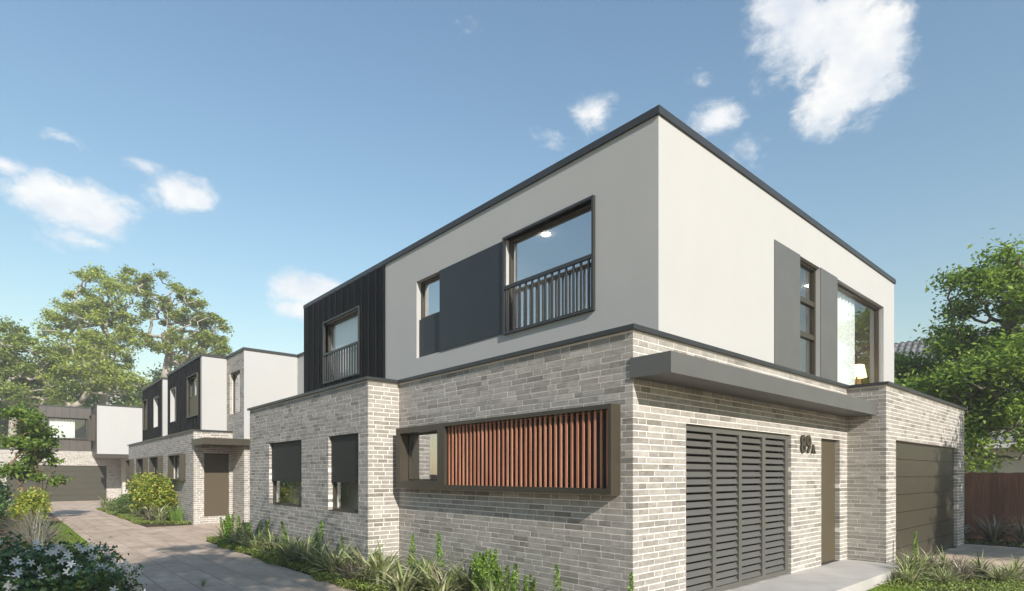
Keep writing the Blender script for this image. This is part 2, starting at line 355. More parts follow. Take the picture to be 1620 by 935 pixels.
def wall(face, P, thick, u0, u1, z0, z1, openings=(), d0=0.0):
    """solid wall plate with real openings; outer face at d0"""
    us = sorted({u0, u1, *[min(max(a, u0), u1) for o in openings for a in o[:2]]})
    zs = sorted({z0, z1, *[min(max(a, z0), z1) for o in openings for a in o[2:4]]})
    def solid(i, j):
        if i < 0 or j < 0 or i >= len(us)-1 or j >= len(zs)-1: return False
        uc, zc = (us[i]+us[i+1])/2, (zs[j]+zs[j+1])/2
        return not any(o[0] < uc < o[1] and o[2] < zc < o[3] for o in openings)
    mb = MB()
    def P3(u, d, z): return (P-d, u, z) if face == 'L' else (u, P-d, z)
    flip = face == 'L'
    def quad(a, b, c, d):
        mb.poly([a, b, c, d] if not flip else [d, c, b, a])
    di = d0 - thick
    for i in range(len(us)-1):
        for j in range(len(zs)-1):
            if not solid(i, j): continue
            a, b, c, d = us[i], us[i+1], zs[j], zs[j+1]
            quad(P3(a,d0,c), P3(b,d0,c), P3(b,d0,d), P3(a,d0,d))
            quad(P3(b,di,c), P3(a,di,c), P3(a,di,d), P3(b,di,d))
            if not solid(i-1, j): quad(P3(a,di,c), P3(a,d0,c), P3(a,d0,d), P3(a,di,d))
            if not solid(i+1, j): quad(P3(b,d0,c), P3(b,di,c), P3(b,di,d), P3(b,d0,d))
            if not solid(i, j-1): quad(P3(a,di,c), P3(b,di,c), P3(b,d0,c), P3(a,d0,c))
            if not solid(i, j+1): quad(P3(a,d0,d), P3(b,d0,d), P3(b,di,d), P3(a,di,d))
    return mb

COURSE, BLEN, JT, BDEP = .0765, .325, .0125, .10
def lay_bricks(store, face, P, u0, u1, z0, z1, openings=(), corner=None, rng=None, parity=0):
    """running bond of single bricks with random cut bricks; corner='start' interlocks with the wall round the corner"""
    rng = rng or random.Random(int(abs(P)*1000) + int(u0*77) + (5 if face == 'L' else 0))
    k = 0; z = z0
    while z < z1 - .02:
        zt = min(z + COURSE - JT, z1)
        s = u0
        if corner == 'start' and (k + parity) % 2: s = u0 + BDEP + JT
        u = s; first = True
        ivs = []
        off = rng.uniform(.25, 1.0)
        while u < u1 - .02:
            L = BLEN * (off if first and not corner else rng.choice([1, 1, 1, 1, 1.02, .97, .62, .5]))
            if first and corner: L = BLEN * rng.choice([1, .75, .5, 1, .62])
            first = False
            e = min(u + L - JT, u1)
            if u1 - e < .05: e = u1
            ivs.append((u, e)); u = e + JT
        # split where an opening cuts through the course
        zb = sorted({z, zt, *[q for o in openings for q in o[2:4] if z + .012 < q < zt - .012]})
        for za, zc in zip(zb[:-1], zb[1:]):
            zm = (za + zc)/2
            act = [o for o in openings if o[2] < zm < o[3]]
            for a, b in ivs:
                segs = [(a, b)]
                for o in act:
                    ns = []
                    for p, q in segs:
                        if q <= o[0] or p >= o[1]: ns.append((p, q)); continue
                        if p < o[0]: ns.append((p, o[0]))
                        if q > o[1]: ns.append((o[1], q))
                    segs = ns
                for p, q in segs:
                    if q - p > .015: store.append((face, P, p, q, za, zc, rng.uniform(-.0015, .0012)))
        z += COURSE; k += 1
def brick_box(b):
    face, P, p, q, za, zc, d = b
    if face == 'L': return (P - d, P + BDEP, p, q, za, zc)
    return (p, q, P - d, P + BDEP, za, zc)
UNIT = MB().box(0, 1, 0, 1, 0, 1).mesh('brick', BRICK)
def build_bricks(store, house, holder, n_single=0):
    scored = []
    for b in store:
        x0, x1, y0, y1, z0, z1 = brick_box(b)
        if b[0] == 'L': pts = [(b[1], b[2], z0), (b[1], b[3], z0), (b[1], b[3], z1), (b[1], b[2], z1)]
        else: pts = [(b[2], b[1], z0), (b[3], b[1], z0), (b[3], b[1], z1), (b[2], b[1], z1)]
        pp = [px_of(p) for p in pts]; a = 0
        if all(pp) and all(0 < p[0] < 1620 and 0 < p[1] < 935 for p in pp):
            a = abs((pp[1][0]-pp[0][0]) * (pp[3][1]-pp[0][1]))
        scored.append((a, b))
    scored.sort(key=lambda t: -t[0])
    for a, b in scored[:n_single]:
        x0, x1, y0, y1, z0, z1 = brick_box(b)
        o = bpy.data.objects.new('brick', UNIT); COL.objects.link(o); o.parent = holder
        hp = holder.location + (house.location if holder is not house else Vector())
        o.location = Vector((x0, y0, z0)) - hp; o.scale = (x1-x0, y1-y0, z1-z0)
    mb = MB()
    for a, b in scored[n_single:]: mb.box(*brick_box(b))
    return part('brick_courses', mb, BRICK, house, kind='stuff')

def window(house, face, P, u0, u1, z0, z1, rec=.10, fr=.045, fd=.06, mat=None, glass=None, mull_u=(), mull_z=(), name='window', glaze=None):
    """frame ring, optional mullions and a pane, set back by rec"""
    mat = mat or BRONZE; glass = glass or GLASS
    m = MB(); a, b = -rec - fd, -rec
    m.fbox(face, P, u0, u0+fr, a, b, z0, z1); m.fbox(face, P, u1-fr, u1, a, b, z0, z1)
    m.fbox(face, P, u0+fr, u1-fr, a, b, z0, z0+fr); m.fbox(face, P, u0+fr, u1-fr, a, b, z1-fr, z1)
    w = part(name, m, mat, house)
    for u in mull_u: part('mullion', MB().fbox(face, P, u-fr*.6, u+fr*.6, a, b-.004, z0+fr, z1-fr), mat, w)
    zz = [z0+fr, *mull_z, z1-fr]
    for z in mull_z: part('transom', MB().fbox(face, P, u0+fr, u1-fr, a, b-.004, z-fr*.9, z+fr*.9), mat, w)
    g = -rec - fd*.55
    part('pane', MB().fbox(face, P, u0+fr*.8, u1-fr*.8, g-.004, g, z0+fr*.8, z1-fr*.8), glass, w)
    return w
def ring(face, P, u0, u1, z0, z1, d0, d1, t):
    m = MB()
    m.fbox(face, P, u0, u0+t, d0, d1, z0, z1); m.fbox(face, P, u1-t, u1, d0, d1, z0, z1)
    m.fbox(face, P, u0+t, u1-t, d0, d1, z0, z0+t); m.fbox(face, P, u0+t, u1-t, d0, d1, z1-t, z1)
    return m
def cladding(house, face, P, u0, u1, z0, z1, pitch, openings=(), mat=None, d=.03):
    n = max(1, round((u1-u0)/pitch)); w = (u1-u0)/n
    for i in range(n):
        a, b = u0+i*w, u0+(i+1)*w - .003
        zs = [(z0, z1)]
        cells = [(a, b, z0, z1)]
        for o in openings:
            nc = []
            for (p, q, c, e) in cells:
                if q <= o[0] or p >= o[1] or e <= o[2] or c >= o[3]: nc.append((p, q, c, e)); continue
                if p < o[0]: nc.append((p, o[0], c, e)); p = o[0]
                if q > o[1]: nc.append((o[1], q, c, e)); q = o[1]
                if c < o[2]: nc.append((p, q, c, o[2]))
                if e > o[3]: nc.append((p, q, o[3], e))
            cells = nc
        for (p, q, c, e) in cells:
            if q - p < .02: continue
            m = MB().fbox(face, P, p, q, .002, d, c, e)
            if p == a: m.fbox(face, P, p, p+.014, d, d+.03, c, e)
            part('cladding_panel', m, mat or BLACKCLAD, house)
def balustrade(house, face, P, u0, u1, z0, z1, zr, d, mat, n):
    """projecting window surround with rail and fins"""
    fr = part('juliet_balustrade', ring(face, P, u0, u1, z0, z1, -.06, d, .035), mat, house)
    part('rail', MB().fbox(face, P, u0+.035, u1-.035, d-.045, d-.005, zr-.03, zr+.025), mat, fr)
    w = (u1-u0-.07)/n
    for i in range(n):
        c = u0+.035 + w*(i+.5)
        part('baluster', MB().fbox(face, P, c-.011, c+.011, d-.045, d-.012, z0+.035, zr-.03), mat, fr)
def curtain(face, P, u0, u1, z0, z1, label, waves=9, amp=.035):
    n = waves*8; m = MB()
    for i in range(n+1):
        u = u0+(u1-u0)*i/n; d = amp*math.sin(2*math.pi*waves*i/n + .6*math.sin(i*.7))
        for z in (z0, z1): m.v.append((P-d, u, z) if face == 'L' else (u, P-d, z))
    for i in range(n): m.f.append((2*i, 2*i+2, 2*i+3, 2*i+1))
    o = part('curtain', m, CURTAIN, smooth=True); tag(o, label, 'curtain'); return o
def downlight(house, x, y, z):
    m = MB(); k = 14; r = .06
    m.v += [(x+r*math.cos(2*math.pi*i/k), y+r*math.sin(2*math.pi*i/k), z) for i in range(k)]; m.f.append(tuple(range(k))[::-1])
    m.v += [(x+r*math.cos(2*math.pi*i/k), y+r*math.sin(2*math.pi*i/k), z-.008) for i in range(k)]; m.f.append(tuple(range(k, 2*k))[::-1])
    m.f += [(i, (i+1) % k, k+(i+1) % k, k+i) for i in range(k)]
    part('downlight', m, LAMP_ON, house)

G = -.18
# ------------------------------------------------------------------ ground
gm = MB(); gm.poly([(-220,-220,G-.08),(220,-220,G-.08),(220,220,G-.08),(-220,220,G-.08)])
tag(part('ground', gm, GROUND), kind='structure', label='bare soil and rough grass around the houses')

def pavers(name, label, regions, pw, pl, n_single, x_off=-.4, stagger=True):
    """base sheet with single pavers bedded on it; regions = list of (x0,x1,y0,y1)"""
    base = MB(); cells = []
    for (x0, x1, y0, y1) in regions:
        base.box(x0, x1, y0, y1, G-.07, G-.012)
        i0 = math.floor((x0-x_off)/pw)
        for i in range(i0, math.ceil((x1-x_off)/pw)):
            a, b = max(x_off+i*pw, x0)+.006, min(x_off+(i+1)*pw, x1)-.006
            if b-a < .05: continue
            sh = (pl/2 if (i % 2 and stagger) else 0)
            for j in range(math.floor((y0-sh)/pl), math.ceil((y1-sh)/pl)):
                c, d = max(sh+j*pl, y0)+.005, min(sh+(j+1)*pl, y1)-.005
                if d-c > .05: cells.append((a, b, c, d))
    o = tag(part(name, base, JOINT), kind='structure', label=label)
    def score(c):
        p = px_of(((c[0]+c[1])/2, (c[2]+c[3])/2, G))
        if not p or not (-40 < p[0] < 1660 and p[1] < 960): return 0
        return (c[1]-c[0])*(c[3]-c[2])/p[2]**3
    cells.sort(key=lambda c: -score(c))
    unit = MB(); unit.box(0, 1, 0, 1, 0, 1, ('-z',)); um = unit.mesh('paver', PAVER)
    rr = random.Random(3)
    for c in cells[:n_single]:
        p = bpy.data.objects.new('paver', um); COL.objects.link(p); p.parent = o
        p.location = (c[0], c[2], G-.03); p.scale = (c[1]-c[0], c[3]-c[2], .03+rr.uniform(-.0015, .0015))
    m = MB()
    for c in cells[n_single:]: m.box(c[0], c[1], c[2], c[3], G-.03, G+rr.uniform(-.0015, .0015), ('-z',))
    if m.v: part('paver_field', m, PAVER, o, kind='stuff')
    return o
pavers('driveway', 'shared driveway of large brown grey pavers running past the townhouses',
       [(-3.78, -1.25, -8, 13.6), (-3.78, 1.04, 13.6, 19.3), (-3.78, -1.75, 19.3, 34), (-4.1, 1.2, 34, 46)], .45, .9, 300)
pavers('front_driveway', 'short paved apron in front of the near garage door', [(7.75, 13.6, -7, -.60)], .9, .45, 60, stagger=False)

pm = MB(); pm.box(.9, 6.86, -1.0, .0, G-.05, -.002)
tag(part('porch', pm, CONCRETE), kind='structure', label='raised pale concrete porch slab below the entry door')

# ------------------------------------------------------------------ near townhouse
H1 = thing('townhouse', (3, 4, G), 'nearest two storey townhouse of pale grey brick and white render with louvred gate', 'townhouse')
KT, KB = 3.39, 3.335
box_open = (.24, 5.0, 1.47, 2.42)
blk_w = [(8.31, 10.34, .93, 2.415), (5.64, 6.93, .935, 2.415)]
louv = (1.13, 4.32, 0.0, 2.31); entry = (5.60, 6.5, 0.0, 2.31); gar = (7.49, 12.62, G, 2.32)
st = []
zb = G - .02
lay_bricks(st, 'L', 0, 0, 5.265, zb, KB, [box_open], 'start')
lay_bricks(st, 'F', 0, 0, 6.885, zb, KB, [louv, entry], 'start', parity=1)
lay_bricks(st, 'L', -.626, 5.27, 11.81, zb, KB, blk_w, 'start')
lay_bricks(st, 'F', 5.27, -.626, -.004, zb, KB, [], 'start', parity=1)
lay_bricks(st, 'L', 6.89, -.664, -.004, zb, KB, [], 'start')
lay_bricks(st, 'F', -.664, 6.89, 13.37, zb, KB, [gar], 'start', parity=1)
def core(*a):
    ops = [(o[0]-.004, o[1]+.004, o[2]-(.004 if o[2] > G+.01 else 0), o[3]+.004) for o in (a[6] if len(a) > 6 else ())]
    return wall(*a[:1], a[1], .22, *a[2:6], ops, d0=-.004)
bw = part('brick_wall', core('L', 0, .013, 5.28, zb, KB, [box_open]), MORTAR, H1)
build_bricks(st, H1, bw, 300)
part('brick_wall', core('F', 0, .013, 6.9, zb, KB, [louv, entry]), MORTAR, H1)
part('brick_wall', core('L', -.626, 5.283, 11.8, zb, KB, blk_w), MORTAR, H1)
part('brick_wall', core('F', 5.27, -.613, .2, zb, KB), MORTAR, H1)
part('brick_wall', core('L', 6.89, -.651, .2, zb, KB), MORTAR, H1)
part('brick_wall', core('F', -.664, 6.903, 13.36, zb, KB, [gar]), MORTAR, H1)
part('side_wall', MB().box(13.15, 13.37, -.43, 10.9, zb, KB), BEIGEWALL, H1)
part('rear_wall', MB().box(-.6, 13.1, 11.6, 11.81, zb, KB), BEIGEWALL, H1)
# copings on the brickwork (they close the flat roofs behind)
for b in ((-.05, .60, -.05, 5.22), (-.676, .60, 5.22, 11.86), (.60, 6.84, -.05, .20), (6.84, 13.42, -.714, 11.86)):
    part('brick_coping', MB().box(*b, KB, KT), CHARCOAL, H1)
# upper storey
XU, YU, XR, YB, ZT = .587, .05, 10.078, 10.97, 6.10
jw = (1.10, 2.92, 3.94, 5.43); sw = (4.79, 5.60, 3.93, 5.43); bwd = (7.98, 9.85, 3.97, 5.43)
part('rendered_wall', wall('L', XU, .2, YU+.2, YB, 3.392, ZT, [jw, sw, bwd]), RENDER, H1)
nwin = (4.777, 5.664, 3.42, 5.42); fwin = (6.498, 9.314, 3.42, 5.41)
part('rendered_wall', wall('F', YU, .2, XU, XR, 3.392, ZT, [nwin, fwin]), RENDER, H1)
part('rendered_wall', MB().box(XR-.2, XR, YU+.2, YB, 3.392, ZT), RENDER, H1)
part('rendered_wall', MB().box(XU, XR, YB, YB+.2, 3.392, ZT), RENDER, H1)
part('roof', MB().box(XU+.2, XR-.2, YU+.2, YB, 5.95, 6.03), ROOFING, H1)
for b in ((XU-.03, XR+.03, YU-.03, YU+.25), (XU-.03, XU+.25, YU+.25, YB+.23), (XR-.25, XR+.03, YU+.25, YB+.23), (XU+.25, XR-.25, YB-.05, YB+.23)):
    part('parapet_coping', MB().box(*b, ZT, 6.197), CHARCOAL, H1)
part('floor', MB().box(XU+.21, XR-.21, YU+.21, YB-.01, 3.22, 3.36), INFLOOR, H1)
part('ceiling', MB().box(XU+.205, XR-.205, YU+.205, YB-.005, 5.72, 5.75), INWALL, H1)
for b in ((XU+.21, 5.95, 3.85, 3.95), (XU+.21, 5.95, 6.2, 6.3), (5.95, 6.05, 2.2, YB-.01), (6.05, XR-.21, 4.6, 4.7)):
    part('partition_wall', MB().box(*b, 3.361, 5.719), INWALL, H1)
# ground floor rooms
part('floor', MB().box(.23, 6.6, .7, 11.5, -.1, 0), INFLOOR, H1)
part('partition_wall', MB().box(2.4, 2.5, .7, 11.5, .001, 3.21), INPINK, H1)
part('partition_wall', MB().box(-.38, 2.4, 7.55, 7.65, .001, 3.21), INPINK, H1)
part('partition_wall', MB().box(.22, 2.4, 5.3, 5.4, .001, 3.21), INWALL, H1)
part('partition_wall', MB().box(-.14, -.06, 5.6, 7.5, .001, 3.2), INPINK, H1)  # added close behind the glass to catch daylight and brighten the low window
part('partition_wall', MB().box(-.14, -.06, 7.7, 11.5, .001, 3.2), INPINK, H1)  # likewise added near the glass so daylight lifts the wider low window
part('ceiling', MB().box(.23, 6.6, .3, 5.4, 3.215, 3.219), INWALL, H1)
part('ceiling', MB().box(-.38, 6.6, 5.51, 11.5, 3.215, 3.219), INWALL, H1)
part('dark_backing', MB().box(.5, 4.9, .62, .66, -.05, 3.2), DARK, H1)  # shade of the void behind the louvres, put in as a near-black sheet
# left face: juliet window, dark panel, small window, bedroom window in black cladding
balustrade(H1, 'L', XU, 1.06, 2.964, 3.897, 5.465, 4.65, .045, CHARCOAL, 13)
window(H1, 'L', XU, 1.10, 2.92, 3.94, 5.43, .06, .04, .07, BRONZE)
part('wall_panel', MB().fbox('L', XU, 2.975, 4.787, .002, .014, 3.93, 5.43), PANEL, H1)
window(H1, 'L', XU, 4.79, 5.60, 4.69, 5.43, .10, .04, .07, BRONZE)
part('wall_panel', MB().fbox('L', XU, 4.79, 5.60, -.10, -.06, 3.93, 4.688), PANEL, H1)
cladding(H1, 'L', XU, 6.82, YB+.2, 3.392, ZT-.002, .333, [(7.96, 9.865, 3.945, 5.45)])
balustrade(H1, 'L', XU, 7.938, 9.885, 3.925, 5.47, 4.655, .06, CHARCOAL, 14)
window(H1, 'L', XU, 7.98, 9.85, 3.97, 5.43, .06, .04, .07, BRONZE, GLASS_LOW)
# front face: panels and windows
for a, b in ((3.789, 4.775), (5.666, 6.496)):
    part('wall_panel', MB().fbox('F', YU, a, b, .002, .012, 3.394, 5.425), GREYMETAL, H1)
window(H1, 'F', YU, *nwin, .07, .05, .08, BRONZE, GLASS_LOW, mull_z=(4.14, 4.75))
window(H1, 'F', YU, *fwin, .09, .055, .08, BRONZE, GLASS_LOW)
part('sill', MB().fbox('F', YU, 4.777, 5.664, -.18, -.01, 3.392, 3.419), BRONZE, H1)
part('sill', MB().fbox('F', YU, 6.498, 9.314, -.18, -.01, 3.392, 3.419), BRONZE, H1)
for x, y in ((1.40, 2.83), (3.9, 2.0), (2.3, 5.0), (7.5, .93), (8.8, 2.4), (2.0, 8.2)): downlight(H1, x, y, 5.715)
# lower left windows with outside blinds
for (a, b, c, d) in blk_w:
    w = window(H1, 'L', -.626, a, b, c, d, .09, .05, .07, BRONZE, GLASS_LOW)
    part('blind', MB().fbox('L', -.626, a+.012, b-.012, -.085, -.06, 1.50, d-.004), BLIND, w)
    part('sill', MB().fbox('L', -.626, a, b, -.16, -.005, c-.004, c+.02), BRONZE, w)
# bronze window box with battens
BX0, BX1, BZ0, BZ1, BD = .181, 5.07, 1.412, 2.48, .177
bxp = part('window_box', MB().fbox('L', 0, BX0, BX0+.045, -.12, BD, BZ0, BZ1).fbox('L', 0, BX1-.13, BX1, -.12, BD, BZ0, BZ1)
           .fbox('L', 0, BX0+.045, BX1-.13, -.12, BD, BZ0, BZ0+.075).fbox('L', 0, BX0+.045, BX1-.13, -.12, BD, BZ1-.055, BZ1)
           .fbox('L', 0, 3.56, 3.76, -.12, BD-.001, BZ0+.075, BZ1-.055)
           .fbox('L', 0, 3.76, BX1-.13, -.12, BD-.001, BZ0+.075, BZ0+.13).fbox('L', 0, 3.76, BX1-.13, -.12, BD-.001, BZ1-.10, BZ1-.055), BRONZE, H1)
part('pane', MB().fbox('L', 0, 3.76, BX1-.13, -.03, -.025, BZ0+.13, BZ1-.10), GLASS, bxp)
part('pane_frame', ring('L', 0, 3.765, BX1-.135, BZ0+.132, BZ1-.102, -.05, .0, .03), BRONZE, bxp)
part('dark_backing', MB().fbox('L', 0, BX0+.045, 3.56, -.11, -.03, BZ0+.075, BZ1-.055), DARK, bxp)
nb = 35; y0, y1 = BX0+.05, 3.555
for i in range(nb):
    c = y0 + (y1-y0)*(i+.5)/nb
    part('batten', MB().fbox('L', 0, c-.0145, c+.0145, .103, .125, BZ0+.0755, BZ1-.0555), CEDAR, bxp)
# canopy
part('canopy', MB().box(-.02, 6.865, -.52, .03, 2.77, 3.005), GREYMETAL, H1)
# louvred gate
fm = MB()
cols = [(1.19, 1.884), (1.977, 2.631), (2.719, 3.38), (3.488, 4.212)]
fm.box(1.132, 4.318, .05, .13, 2.23, 2.308)
fm.box(1.132, 4.318, .05, .13, .002, .075)
stiles = [(1.132, 1.19), (1.884, 1.977), (2.631, 2.719), (3.38, 3.488), (4.212, 4.318)]
for a, b in stiles: fm.box(a, b, .05, .13, .075, 2.23)
lg = part('louvre_gate', fm, LOUVRE, H1)
nbl = 21; pit = (2.23-.075)/nbl
for a, b in cols:
    for i in range(nbl):
        z = .075 + pit*i
        m = MB(); t = .008
        # blade leaning outwards at its foot
        p = [(.062, z+.010), (.100, z+pit*.74), (.108, z+pit*.74-.004), (.070, z+.002)]
        m.v += [(a, q[0], q[1]) for q in p] + [(b, q[0], q[1]) for q in p]
        m.f += [(0,4,5,1), (1,5,6,2), (2,6,7,3), (3,7,4,0), (0,1,2,3), (7,6,5,4)]
        part('louvre_blade', m, LOUVRE, lg)
# entry door
dr = part('entry_door', MB().box(5.604, 6.498, .085, .13, .012, 2.306), DOORM, H1)
part('threshold', MB().box(5.602, 6.498, .03, .2, .0, .011), CHARCOAL, dr)
# garage door
gd = part('garage_door', MB().box(7.49, 12.62, -.56, -.52, G, 2.318), CHARCOAL, H1)
npn = 7; ph = (2.318-G)/npn
for i in range(npn):
    part('door_panel', MB().box(7.494, 12.616, -.585, -.56, G+ph*i+.006, G+ph*(i+1)-.006), GARAGE, gd)
# house number
hn = None
def glyph(ch, size, x, z, parent):
    cu = bpy.data.curves.new('glyph', 'FONT'); cu.body = ch; cu.size = size; cu.extrude = .015; cu.offset = .006*size/.3; cu.resolution_u = 4
    o = bpy.data.objects.new('glyph_tmp', cu); COL.objects.link(o)
    dg = bpy.context.evaluated_depsgraph_get(); me = bpy.data.meshes.new_from_object(o.evaluated_get(dg))
    COL.objects.unlink(o); bpy.data.objects.remove(o)
    xs = [v.co.x for v in me.vertices]; ys = [v.co.y for v in me.vertices]
    for v in me.vertices:
        v.co = (x + (v.co.x-min(xs)), -.016 - v.co.z, z + (v.co.y-min(ys)))
    me.materials.clear(); me.materials.append(BRONZE)
    o = bpy.data.objects.new('house_number', me); place(o, parent); return o, max(xs)-min(xs)
x = 4.655
for ch, sz in (('8', .42), ('9', .42), ('A', .22)):
    o, w = glyph(ch, sz, x, 2.02, H1); x += w + .03
    o['label'] = 'bronze character %s of the house number 89A' % ch
# rear wing seen past the cladding
part('rendered_wall', wall('L', 3.0, .2, YB+.21, 17.94, G, 6.17, [(15.9, 16.9, 3.9, 5.5)]), RENDER, H1)
part('parapet_coping', MB().box(2.97, 3.25, YB+.24, 17.93, 6.17, 6.27), CHARCOAL, H1)
window(H1, 'L', 3.0, 15.9, 16.9, 3.9, 5.5, .12, .06, .06, BRONZE)

curtain('F', .30, 6.56, 8.25, 3.37, 5.6, 'white sheer curtain in the large upper front window', 9)
curtain('L', .82, 8.3, 10.3, 3.37, 5.6, 'white sheer curtain behind the window in the black cladding', 12)
# lit table lamp and an armchair in the upper front room
tl = thing('table_lamp', (8.95, .48, 3.362), 'lit warm table lamp inside the large upper front window', 'lamp')
def lathe(prof, cx, cy, n=20):
    m = MB()
    for r, z in prof:
        for j in range(n): m.v.append((cx+r*math.cos(2*math.pi*j/n), cy+r*math.sin(2*math.pi*j/n), z))
    for k in range(len(prof)-1):
        for j in range(n): m.f.append((k*n+j, k*n+(j+1)%n, (k+1)*n+(j+1)%n, (k+1)*n+j))
    return m
part('lamp_base', lathe([(.11, 3.363), (.10, 3.40), (.02, 3.42), (.02, 3.86)], 8.95, .48), BRONZE, tl, True)
part('lamp_shade', lathe([(.20, 3.84), (.15, 4.12)], 8.95, .48), SHADE_ON, tl, True)
ac = thing('armchair', (9.5, .8, 3.362), 'tan armchair beside the lamp in the upper front room', 'armchair')
TAN = pmat('tan_leather', (.36, .20, .09), (.28, .15, .07), 4, .5)
part('seat', MB().box(9.3, 9.72, .5, 1.0, 3.50, 3.70), TAN, ac)
part('backrest', MB().box(9.3, 9.72, 1.0, 1.1, 3.50, 4.15), TAN, ac)
for xx in (9.24, 9.72): part('armrest', MB().box(xx, xx+.06, .5, 1.1, 3.50, 3.92), TAN, ac)
for xx in (9.27, 9.70):
    for yy in (.52, 1.05): part('leg', MB().box(xx, xx+.04, yy, yy+.04, 3.362, 3.50), STEM, ac)

# ------------------------------------------------------------------ middle townhouse
H2 = thing('townhouse', (3, 26, G), 'middle townhouse with two black clad boxes above pale brick and a small canopy', 'townhouse')
P2, Y2, K2 = -.28, 19.35, 3.31
d2 = (.075, .93, .10, 2.46)
win2 = [(20.62, 22.6, 1.49, 2.40), (24.75, 26.6, .5, 2.42), (28.25, 30.1, .5, 2.42), (32.15, 33.4, .9, 2.42)]
tallw = (18.43, 19.70, 3.96, 5.54)
st2 = []
lay_bricks(st2, 'L', P2, Y2, 33.9, zb, K2-.055, win2, 'start')
lay_bricks(st2, 'F', Y2, P2, 1.045, zb, K2-.055, [d2], 'start', parity=1)
lay_bricks(st2, 'L', 1.05, 17.95, 20.1, zb, 2.99, [], 'start')
lay_bricks(st2, 'L', 1.05, 17.97, 20.1, 3.01, 6.17, [tallw])
lay_bricks(st2, 'F', 17.95, 1.05, 2.99, zb, 2.99, [], 'start', parity=1)
bw2 = part('brick_wall', core('L', P2, Y2+.013, 33.88, zb, K2-.055, win2), MORTAR, H2)
part('brick_wall', core('F', Y2, P2+.013, 1.2, zb, K2-.055, [d2]), MORTAR, H2)
part('brick_wall', core('L', 1.05, 17.963, 20.3, zb, 6.17, [tallw]), MORTAR, H2)
part('brick_wall', core('F', 17.95, 1.063, 2.99, zb, 3.0), MORTAR, H2)
build_bricks(st2, H2, bw2, 0)
part('rendered_wall', wall('F', 17.95, .2, 1.051, 2.998, 3.0, 6.17), RENDER, H2)
part('parapet_coping', MB().box(1.02, 3.28, 17.92, 18.2, 6.171, 6.27), CHARCOAL, H2)
part('parapet_coping', MB().box(1.02, 1.3, 18.2, 20.13, 6.171, 6.27), CHARCOAL, H2)
part('brick_coping', MB().box(P2-.05, 1.04, Y2-.05, 34, K2-.055, K2), CHARCOAL, H2)
cn2 = MB().box(-.34, 1.04, 17.68, Y2+.03, 2.70, 2.93, ('+x',))
cn2.box(1.04, 1.9, 17.68, 17.962, 2.70, 2.93, ('-x',))
part('canopy', cn2, BRONZE, H2)
de = part('entry_door', MB().box(.079, .926, Y2+.05, Y2+.1, .104, 2.455), DOORM, H2)
# black boxes
XA = .2
A0, A1, B0, B1 = 20.1, 26.0, 27.24, 32.4
aw = [(20.65, 22.2, 3.98, 5.58), (24.5, 25.6, 4.0, 5.5)]; bwn = [(28.15, 29.45, 4.0, 5.5), (31.05, 32.1, 4.04, 5.58)]
for (a, b, ow) in ((A0, A1, aw), (B0, B1, bwn)):
    part('framed_wall', wall('L', XA, .2, a+.2, b, K2+.002, 6.17, ow), DARK, H2)
    part('rendered_wall', MB().box(XA-.03, 3.5, a, a+.2, K2+.002, 6.17), RENDER, H2)
    part('rendered_wall', MB().box(XA, 3.5, b, b+.2, K2+.002, 6.17), RENDER, H2)
    part('roof', MB().box(XA+.2, 3.5, a+.2, b, 6.0, 6.08), ROOFING, H2)
    part('parapet_coping', MB().box(XA-.06, 3.53, a-.03, a+.25, 6.171, 6.27), CHARCOAL, H2)
    part('parapet_coping', MB().box(XA-.06, XA+.25, a+.25, b+.23, 6.171, 6.27), CHARCOAL, H2)
    cladding(H2, 'L', XA, a+.201, b+.2, K2+.004, 6.168, .33, ow)
    for (p, q, c, d) in ow:
        if q - p > 1.4 or (a == B0 and p > 30):
            window(H2, 'L', XA, p, q, 4.75, d, .03, .05, .06, BRONZE)
            part('wall_panel', MB().fbox('L', XA, p, q, -.08, .01, c, 4.745), DOORM, H2)
            part('window_surround', ring('L', XA, p-.03, q+.03, c-.03, d+.03, .028, .09, .03), BRONZE, H2)
        else:
            window(H2, 'L', XA, p, q, c, d, .16, .05, .06, BRONZE)
            part('reveal', ring('L', XA, p-.001, q+.001, c, d, -.14, .035, .02), RENDER, H2)
part('upper_wall', MB().box(1.5, 1.7, A1+.21, B0-.01, K2+.002, 5.9), RENDER, H2)
w = window(H2, 'L', 1.05, *tallw, .12, .06, .06, BRONZE)
# lower windows in deep bronze boxes
for (p, q, c, d) in win2:
    o = part('window_box', ring('L', P2, p-.06, q+.06, c-.06, d+.06, -.1, .20, .055), BRONZE, H2)
    window(H2, 'L', P2, p, q, c, d, .05, .05, .06, BRONZE, GLASS_LOW)
for (p, q, c, d) in win2[1:3]:
    part('blind', MB().fbox('L', P2, p+.01, q-.01, -.03, -.005, 1.0, d-.005), BLIND, H2)
part('interior_wall', MB().box(1.6, 1.7, 20.5, 33, .0, 3.2), INPINK, H2)
part('interior_wall', MB().box(1.8, 1.9, 20.4, 25.9, 3.35, 5.9), INWALL, H2)
part('interior_wall', MB().box(1.8, 1.9, 27.5, 32.3, 3.35, 5.9), INWALL, H2)
part('interior_wall', MB().box(2.4, 2.5, 18.2, 19.3, 3.35, 5.9), INWALL, H2)
part('roof', MB().box(1.26, 3.3, 18.15, 20.1, 6.0, 6.08), ROOFING, H2)
part('rear_wall', MB().box(3.5, 3.7, 18.2, 34, G, 6.1), RENDER, H2)
part('end_wall', MB().box(P2+.02, 3.5, 33.89, 34.0, zb, K2-.055), BEIGEWALL, H2)

